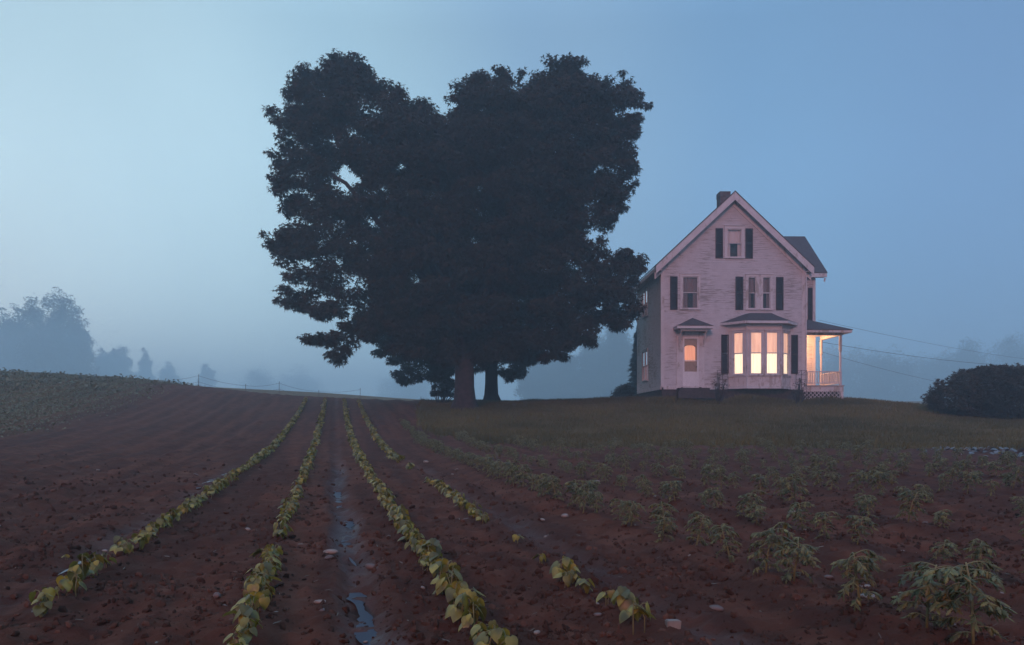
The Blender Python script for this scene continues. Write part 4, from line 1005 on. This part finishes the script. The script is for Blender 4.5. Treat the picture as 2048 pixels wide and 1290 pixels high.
# windows
def window(name, x0, x1, z0, z1, y, kind, casing=.105, parent=None, du=(1, 0, 0), un=(0, -1, 0), org=(0, 0, 0), sashes=2, curt=None, muntin=False):
    parent = parent or H; du = Vector(du); un = Vector(un); org = Vector(org)
    def T(x, d, z): return tuple(org + du * x + un * d + Vector((0, 0, z)))
    def bx(mb, a, b, d0, d1, c, d): mb.hexa([T(a, d1, c), T(b, d1, c), T(b, d0, c), T(a, d0, c), T(a, d1, d), T(b, d1, d), T(b, d0, d), T(a, d0, d)])
    f = MB(); c = casing
    bx(f, x0 - c, x0, -.03, .045, z0, z1); bx(f, x1, x1 + c, -.03, .045, z0, z1); bx(f, x0 - c - .02, x1 + c + .02, -.03, .055, z1, z1 + c + .02); bx(f, x0 - c - .03, x1 + c + .03, -.03, .085, z0 - .06, z0)
    bx(f, x0 - c - .04, x1 + c + .04, -.03, .09, z1 + c + .022, z1 + c + .045)
    wnd = f.build(name, M['trim'], parent)
    s = MB(); t = .042; zm = (z0 + z1) / 2
    for a, b, dd in ((z0 + .002, zm + .018, -.004), (zm - .018, z1 - .002, .018)):
        bx(s, x0 + .001, x0 + t, dd - .02, dd, a, b); bx(s, x1 - t, x1 - .001, dd - .02, dd, a, b); bx(s, x0 + t, x1 - t, dd - .02, dd, a, a + t); bx(s, x0 + t, x1 - t, dd - .02, dd, b - t, b)
        if muntin: bx(s, (x0 + x1) / 2 - .01, (x0 + x1) / 2 + .01, dd - .018, dd - .004, a + t, b - t)
    s.build('sash', M['trim'], wnd)
    g = MB(); g.poly(T(x0 + t, -.014, z0 + t), T(x1 - t, -.014, z0 + t), T(x1 - t, -.014, zm - .02), T(x0 + t, -.014, zm - .02)); g.poly(T(x0 + t, .008, zm + .02), T(x1 - t, .008, zm + .02), T(x1 - t, .008, z1 - t), T(x0 + t, .008, z1 - t))
    g.build('pane', M['glass'], wnd)
    if curt: curt(wnd, T, x0, x1, z0, z1, zm)
    return wnd
def pleat(T, a, b, z0, z1, d, amp=.012, n=26, gather=None):
    mb = MB()
    for i in range(n):
        xa = a + (b - a) * i / n; xb = a + (b - a) * (i + 1) / n; da = d + amp * math.sin(i * 1.9); db = d + amp * math.sin((i + 1) * 1.9)
        mb.poly(T(xa, da, z0), T(xb, db, z0), T(xb, db, z1), T(xa, da, z1))
    return mb
def c_lit(wnd, T, x0, x1, z0, z1, zm):
    pleat(T, x0, x1, zm - .0, z1, -.055, .004, 14).build('window_shade', M['cur_hi'], wnd)
    pleat(T, x0, x1, z0, zm, -.085, .014, 30).build('curtain', M['cur_lo'], wnd)
def c_dim(frac_l=.38, frac_r=.38, mat_='cur_dim', top=True):
    def fn(wnd, T, x0, x1, z0, z1, zm):
        w_ = x1 - x0
        pleat(T, x0, x0 + w_ * frac_l, z0, z1, -.10, .02, 10).build('curtain', M[mat_], wnd)
        pleat(T, x1 - w_ * frac_r, x1, z0, z1, -.10, .02, 10).build('curtain', M[mat_], wnd)
        if top: pleat(T, x0, x1, zm + .05, z1, -.13, .006, 14).build('window_shade', M[mat_], wnd)
    return fn
window('window', *WIN['attic'], 0, 'a', .12, curt=c_dim(.26, .26, 'cur_blue', True), muntin=False)
window('window', *WIN['bed'], 0, 'a', .11, curt=c_dim(.36, .3), muntin=False)
window('window', *WIN['pairl'], 0, 'a', .10, curt=c_dim(.45, .2))
window('window', *WIN['pairr'], 0, 'a', .10, curt=c_dim(.2, .45))
MB().box(WIN['pairl'][1] + .105, WIN['pairr'][0] - .105, -.040, -.0, WIN['pairl'][2], WIN['pairl'][3]).build('window_mullion', M['trim'], H)
for a, b, c, d in LW:
    m = (a + b) / 2
    for q0, q1 in ((a, m - .05), (m + .05, b)):
        window('side_window', q0, q1, c, d, 0, 'a', .07, du=(0, 1, 0), un=(-1, 0, 0), curt=c_dim(.5, .5, 'cur_blue', False))
window('wing_window', 8.55, 8.92, 3.75, 5.65, 0, 'a', .08, org=(0, WY0, 0), curt=c_dim(.3, .3))
# shutters
def shutter(x0, x1, z0, z1, org=(0, 0, 0)):
    ox, oy, oz = org; mb = MB(); t = .05
    mb.box(x0 + ox, x0 + t + ox, oy - .062, oy - .024, z0, z1).box(x1 - t + ox, x1 + ox, oy - .062, oy - .024, z0, z1)
    for a in (z0, (z0 + z1) / 2 - t / 2, z1 - t): mb.box(x0 + t + ox, x1 - t + ox, oy - .060, oy - .024, a, a + t)
    z = z0 + t + .005
    while z < z1 - t - .02:
        if abs(z - (z0 + z1) / 2) > .05: mb.poly((x0 + t + ox, oy - .054, z), (x1 - t + ox, oy - .054, z), (x1 - t + ox, oy - .028, z + .042), (x0 + t + ox, oy - .028, z + .042))
        z += .042
    mb.poly((x0 + t + ox, oy - .0235, z0 + t), (x1 - t + ox, oy - .0235, z0 + t), (x1 - t + ox, oy - .0235, z1 - t), (x0 + t + ox, oy - .0235, z1 - t))
    return mb.build('shutter', M['shutter'], H)
for a, b, t, bt in ((1431.5, 1446.5, 456, 516), (1492, 1507, 456, 516), (1340, 1355, 553, 619.5), (1472, 1487.5, 553, 619.5), (1554, 1569, 553, 619.5), (1443, 1458, 669, 747), (1584.5, 1598.5, 669, 747)):
    shutter(lx(a), lx(b), lz(bt), lz(t))
shutter(9.02, 9.28, 3.85, 5.70, (0, WY0, 0))

# bay window: three faces on a low plinth
BX0, BX1, BF0, BF1, BD = 3.36, 6.60, 4.12, 5.84, -.72
bayv = [(BX0, 0), (BF0, BD), (BF1, BD), (BX1, 0)]
BZ0, BZ1 = 0.0, 3.12
WZ0, WZ1 = .62, 2.72
bay = empty('bay_window', (0, 0, 0), 0, H)
faces = [(bayv[0], bayv[1], [(.34, .86)]), (bayv[1], bayv[2], [(.17, .755), (.965, 1.55)]), (bayv[2], bayv[3], [(.18, .80)])]
for (a, b, ops) in faces:
    a3 = Vector((a[0], a[1], 0)); b3 = Vector((b[0], b[1], 0)); L = (b3 - a3).length; du = (b3 - a3).normalized(); un = Vector((du.y, -du.x, 0))
    wl = MB()
    def T(x, d, z): return tuple(a3 + du * x + un * d + Vector((0, 0, z)))
    def q(x0, x1, z0, z1): wl.poly(T(x0, 0, z0), T(x1, 0, z0), T(x1, 0, z1), T(x0, 0, z1))
    q(0, L, BZ0 + .5, WZ0); q(0, L, WZ1, BZ1); last = 0
    for o0, o1 in ops: q(last, o0, WZ0, WZ1); last = o1
    q(last, L, WZ0, WZ1)
    wl.build('bay_wall', M['bayp'], bay)
    cl = MB(); clap(cl, a3, du, un, lambda z: L, lambda z: 0, 0.02, .50, (), .12); cl.build('bay_base', M['bayp'], bay)
    mo = MB()
    def bx(c0, c1, d0, d1, z0, z1): mo.hexa([T(c0, d1, z0), T(c1, d1, z0), T(c1, d0, z0), T(c0, d0, z0), T(c0, d1, z1), T(c1, d1, z1), T(c1, d0, z1), T(c0, d0, z1)])
    bx(.02, L - .02, .0, .03, BZ1 - .14, BZ1); bx(.02, L - .02, 0, .05, .50, .56); bx(.01, L - .01, 0, .04, -.1, .015)
    mo.build('bay_moulding', M['trim'], bay)
    for o0, o1 in ops: window('bay_pane_window', o0, o1, WZ0, WZ1, 0, 'a', .06, parent=H, du=du, un=un, org=a3, curt=c_lit)
for (x, y) in bayv[:]: MB().tube([(x, y * .99, -.08), (x, y * .99, BZ1)], .045, 8).build('bay_post', M['trim'], bay)
# bay roof: hipped with eaves following the bay
oh = .36
rb = [(BX0 - .38, 0), (BF0 - .22, BD - oh), (BF1 + .22, BD - oh), (BX1 + .38, 0)]
rt = [(BX0 + .95, 0), (BF0 + .32, BD + .45), (BF1 - .32, BD + .45), (BX1 - .95, 0)]
zE, zT = 3.24, 3.72
br_ = MB()
for i in range(3): br_.poly((*rb[i], zE), (*rb[i + 1], zE), (*rt[i + 1], zT), (*rt[i], zT))
br_.poly(*[(*p, zT) for p in rt])
br_.build('bay_roof', M['shingle'], bay)
MB().slab([(*p, zE - .004) for p in rb], .12).build('bay_eave', M['trim'], bay)

# front door with hood
dr = empty('front_door', (0, 0, 0), 0, H)
dx0, dx1 = lx(1365.5), lx(1397.5); dz1 = lz(674)
MB().box(lx(1353), dx0, -.05, .03, 0.0, lz(664)).box(dx1, lx(1409), -.05, .03, 0.0, lz(664)).box(dx0, dx1, -.048, .03, dz1, lz(664)).box(dx0, dx1, -.11, .03, -.06, .05).build('door_frame', M['trim'], dr)
t = .085
sd_ = MB().box(dx0, dx0 + t, -.045, -.01, .05, dz1).box(dx1 - t, dx1, -.045, -.01, .05, dz1).box(dx0 + t, dx1 - t, -.045, -.01, dz1 - .09, dz1).box(dx0 + t, dx1 - t, -.045, -.01, .05, .78).box(dx0 + t, dx1 - t, -.050, -.012, 1.31, 1.35)
sd_.box(dx0 + .02, dx1 - .02, -.056, -.046, .05, .09)
sd_.build('storm_door', M['storm'], dr)
MB().poly((dx0 + t, -.025, .78), (dx1 - t, -.025, .78), (dx1 - t, -.025, dz1 - .09), (dx0 + t, -.025, dz1 - .09)).build('door_pane', M['glass'], dr)
wx0, wx1, wz0, wz1 = lx(1369.5), lx(1391.5), lz(722.5), lz(690.5)
di = MB().box(dx0, wx0, .03, .07, .02, dz1).box(wx1, dx1, .03, .07, .02, dz1).box(wx0, wx1, .03, .07, .02, wz0).box(wx0, wx1, .03, .07, wz1, dz1)
di.box(wx0 - .02, wx1 + .02, .018, .028, wz0 - .04, wz0).box(dx0 + .1, dx1 - .1, .02, .03, .85, .9)
di.build('inner_door', M['doorwood'], dr)
cu = MB(); NN = 12
def arch(s): return wz1 - .07 * (1 - math.sqrt(max(0, 1 - abs(2 * s - 1) ** 3)))*1.6
for i in range(NN):
    s0, s1 = i / NN, (i + 1) / NN; cu.poly((wx0 + (wx1 - wx0) * s0, .055 + .01 * math.sin(i * 2), wz0), (wx0 + (wx1 - wx0) * s1, .055 + .01 * math.sin(i * 2 + 2), wz0), (wx0 + (wx1 - wx0) * s1, .055 + .01 * math.sin(i * 2 + 2), arch(s1)), (wx0 + (wx1 - wx0) * s0, .055 + .01 * math.sin(i * 2), arch(s0)))
cu.build('curtain', M['cur_door'], dr)
MB().tube([(dx1 - .12, -.05, 1.02), (dx1 - .12, -.09, 1.02)], .025, 8).build('door_knob', M['rust'], dr)
hd_ = empty('door_hood', (0, 0, 0), 0, H); hx0, hx1, hy = lx(1346) , lx(1421) - .05, -.85; hz = lz(655); xm = (hx0 + hx1) / 2
hr = MB(); ap = (xm, 0, lz(637)); apf = (xm, -.28, lz(637))
hr.poly((hx0, hy, hz), (hx1, hy, hz), apf); hr.poly((hx0, 0, hz), (hx0, hy, hz), apf, ap); hr.poly((hx1, hy, hz), (hx1, 0, hz), ap, apf); hr.build('hood_roof', M['shingle'], hd_)
MB().box(hx0 + .02, hx1 - .02, hy + .02, -.02, hz - .13, hz - .004).box(hx0 + .22, hx1 - .22, hy + .2, -.02, hz - .22, hz - .132).build('hood_eave', M['trim'], hd_)
for bx_ in (hx0 + .26, hx1 - .34):
    MB().box(bx_, bx_ + .08, hy + .3, -.02, hz - .30, hz - .222).box(bx_, bx_ + .08, -.12, -.021, hz - .95, hz - .302).beam((bx_ + .04, -.10, hz - .85), (bx_ + .04, hy + .42, hz - .30), .07, .07).build('hood_bracket', M['trim'], hd_)
# steps: two low stones
stp = empty('front_steps', (0, 0, 0), 0, H)
MB().box(lx(1352), lx(1412), -.75, -.12, -.24, -.07).build('step', M['found'], stp); MB().box(lx(1346), lx(1418), -1.15, -.76, -.6, -.25).build('step', M['found'], stp)

# porch
po = empty('porch', (0, 0, 0), 0, H)
PX0, PX1, PY0, PY1 = W + .05, 9.86, 1.25, WY0 - .04; DK = .16
MB().box(PX0, PX1 + .06, PY0 - .06, PY1, DK - .05, DK).build('porch_floor', M['deck'], po)
MB().box(PX0, PX1 + .02, PY0 - .02, PY0 + .03, DK - .33, DK - .052).box(PX1 - .03, PX1 + .021, PY0 + .032, PY1, DK - .33, DK - .052).box(PX1 - .14, PX1 + .015, PY0 - .012, PY0 + .14, -1.2, DK - .332).box(PX0, PX0 + .1, PY0 - .012, PY0 + .1, -1.2, DK - .332).build('porch_skirt', M['trim'], po)
lt = MB(); z0_, z1_ = -.95, DK - .335
for i in range(-8, 26):
    for sg in (1, -1):
        a = PX0 + .1 + i * .21; pts = []
        x0_, x1_ = (a, a + (z1_ - z0_)) if sg > 0 else (a + (z1_ - z0_), a)
        # clip to the panel
        def clipx(xa, za, xb, zb):
            L0, L1 = PX0 + .1, PX1 - .14
            if xa > xb: xa, za, xb, zb = xb, zb, xa, za
            if xb < L0 or xa > L1: return None
            if xa < L0: za += (zb - za) * (L0 - xa) / (xb - xa); xa = L0
            if xb > L1: zb = za + (zb - za) * (L1 - xa) / (xb - xa); xb = L1
            return (xa, za, xb, zb) if xb - xa > .02 else None
        c = clipx(x0_, z0_, x1_, z1_)
        if c: yy = PY0 + (.005 if sg > 0 else .016); lt.beam((c[0], yy, c[1]), (c[2], yy, c[3]), .035, .008, (0, -1, 0)) if False else lt.beam((c[0], yy, c[1]), (c[2], yy, c[3]), .010, .030)
lt.build('lattice', M['trim'], po)
MB().poly((PX0, PY0 + .35, -1.2), (PX1, PY0 + .35, -1.2), (PX1, PY0 + .35, DK - .06), (PX0, PY0 + .35, DK - .06)).build('porch_shade_sheet', M['inner'], po)  # upright dark sheet behind the lattice, imitating the shade under the porch
PT = 2.78
def post(x, y):
    pr = [(.075, DK + .001), (.075, DK + .72), (.05, DK + .76), (.062, DK + .82), (.045, DK + .90), (.06, DK + 1.25), (.052, DK + 1.6), (.062, DK + 1.66), (.04, DK + 1.7), (.062, DK + 1.8), (.078, DK + 1.84), (.078, PT)]
    return MB().lathe(x, y, pr, 8).build('post', M['trim'], po)
posts_ = [(PX1 - .10, PY0 + .08), (PX1 - .10, PY1 - .12 + .1), (PX0 + .07, PY0 + .08)]
for x, y in posts_: post(x, y)
MB().box(PX0, PX1, PY0, PY0 + .16, PT + .002, PT + .20).box(PX1 - .16, PX1 - .003, PY0 + .162, PY1, PT + .002, PT + .20).build('porch_beam', M['trim'], po)
# ceiling and roof
MB().box(PX0, PX1 + .28, PY0 - .30, PY1, PT + .205, PT + .24).build('porch_ceiling', M['soffit'], po)
ex, ey, ez = PX1 + .36, PY0 - .38, PT + .27
pr_ = MB(); apx = (PX0 - .02, PY1 + .02, ez + 1.22)
pr_.poly((PX0 - .02, ey, ez), (ex, ey, ez), apx); pr_.poly((ex, ey, ez), (ex, PY1 + .02, ez), apx)
pr_.poly((PX0 - .02, ey, ez - .03), (PX0 - .02, PY1, ez - .03), (ex, PY1, ez - .03), (ex, ey, ez - .03)); pr_.poly((PX0 - .02, ey, ez - .03), (ex, ey, ez - .03), (ex, ey, ez), (PX0 - .02, ey, ez)); pr_.poly((ex, ey, ez - .03), (ex, PY1, ez - .03), (ex, PY1, ez), (ex, ey, ez))
pr_.build('porch_roof', M['shingle'], po)
MB().box(PX0, ex - .03, ey + .03, ey + .06, ez - .16, ez - .032).box(ex - .06, ex - .03, ey + .062, PY1, ez - .16, ez - .032).build('porch_fascia', M['trim'], po)
# railings
def railing(ax, ay, bx_, by):
    a = Vector((ax, ay, 0)); b = Vector((bx_, by, 0)); L = (b - a).length; n = int(L / .125); mb = MB()
    mb.beam(a + Vector((0, 0, DK + .72)), b + Vector((0, 0, DK + .72)), .07, .05).beam(a + Vector((0, 0, DK + .12)), b + Vector((0, 0, DK + .12)), .05, .05)
    for i in range(1, n): p = a.lerp(b, i / n); mb.box(p.x - .018, p.x + .018, p.y - .018, p.y + .018, DK + .145, DK + .695)
    return mb.build('railing', M['trim'], po)
railing(PX0 + .15, PY0 + .08, PX1 - .18, PY0 + .08); railing(PX1 - .10, PY0 + .17, PX1 - .10, PY1 - .12)
# downspout at the front corner
MB().tube([(W + .06, -.07, EH - .1), (W + .06, -.07, -.1)], .04, 8).build('downspout', M['trim'], H)
# porch lamp: globe under the ceiling by the wing wall
lampb = MB(); lampb.tube_prof(8.1, 3.2, [(.03, PT + .20), (.055, PT + .17), (.08, PT + .11), (.07, PT + .05), (.03, PT + .02)], 12); lampb.build('porch_lamp', M['bulb'], po, True)
pl = bpy.data.lights.new('porch_light', 'POINT'); pl.energy = 290; pl.color = (1, .50, .25); pl.shadow_soft_size = .09
plo = put(bpy.data.objects.new('porch_light', pl), po); plo.location = (8.1, 3.0, PT - .22)
# trellises beside the bay
def trellis(cx, lab):
    mb = MB(); y = -.45; zz = -.35
    for x in (cx - .27, cx, cx + .27): mb.tube([(x, y, zz), (x, y, .82)], .012, 5)
    for z in (.1, .35, .6, .82): mb.tube([(cx - .27, y, z), (cx + .27, y, z)], .010, 5)
    for x, dx in ((cx - .27, .27), (cx, .27)): mb.tube([(x, y, .6), (x + dx, y, .82)], .008, 5)
    o = mb.build('garden_trellis', M['rust']); o.location = H.location; o.rotation_euler = H.rotation_euler
    return tag(o, lab, 'trellis', 'iron trellises beside the bay window')
trellis(lx(1441), 'small iron trellis between the front door and the bay window'); trellis(lx(1603) - .1, 'small iron trellis between the bay window and the porch')

# small things by the house
def house_pt(px, D): return (px - 1024) * D / F
Xp, Yp = house_pt(1436, 38.9), 38.9
shrub('foundation_shrub', 'thin leafy plant climbing the trellis by the door', 'bush', (Xp, Yp), loc_outline([(1425, 790), (1430, 755), (1440, 745), (1452, 765), (1456, 792)], Yp, Xp, gz(Xp, Yp)), .2, 22, 14, .07, M['bushm'], 51, 'sparse plants at the house wall')
Xp, Yp = house_pt(1596, 38.9), 38.9
shrub('foundation_shrub', 'low dark plants under the shutter nearest the porch', 'bush', (Xp, Yp), loc_outline([(1582, 792), (1588, 768), (1600, 758), (1612, 770), (1616, 794)], Yp, Xp, gz(Xp, Yp)), .2, 26, 18, .07, M['bushm'], 52, 'sparse plants at the house wall')

# ------------------------------------------------------------------ wires from the house into the mist
def wire(a, b, sag, r, lab):
    a = Vector(a); b = Vector(b); pts = [a.lerp(b, t / 24) - Vector((0, 0, sag * 4 * (t / 24) * (1 - t / 24))) for t in range(25)]
    c = MB().tube([p - a for p in pts], r, 5); o = c.build('overhead_wire', M['wire']); o.location = a
    return tag(o, lab, 'wire', 'utility wires running from the house')
wire((house_pt(1637, 44.5), 44.5, zpx(640, 44.5)), (house_pt(2300, 100), 100, zpx(728, 100)), 1.0, .008, 'uppermost faint wire running from the wing into the mist')
wire((house_pt(1637, 44.2), 44.2, zpx(683, 44.2)), (house_pt(2300, 82), 82, zpx(722, 82)), 1.0, .011, 'darkest, middle wire running out past the porch posts')
wire((house_pt(1637, 44.3), 44.3, zpx(702, 44.3)), (house_pt(2150, 90), 90, zpx(790, 90)), .9, .008, 'lowest wire, dipping behind the round bush')

# ------------------------------------------------------------------ mist
M['haze'] = bpy.data.materials.new('mist_volume'); M['haze'].use_nodes = True; t = M['haze'].node_tree; t.nodes.clear()
o = t.nodes.new('ShaderNodeOutputMaterial'); pv = t.nodes.new('ShaderNodeVolumePrincipled'); t.links.new(pv.outputs[0], o.inputs['Volume'])
pv.inputs['Color'].default_value = (.76, .96, 1.0, 1); pv.inputs['Density'].default_value = .0030; pv.inputs['Anisotropy'].default_value = .3
hz_ = MB().box(-890, 890, -590, 890, -5, 48).build('haze', M['haze']); tag(hz_, kind='stuff')
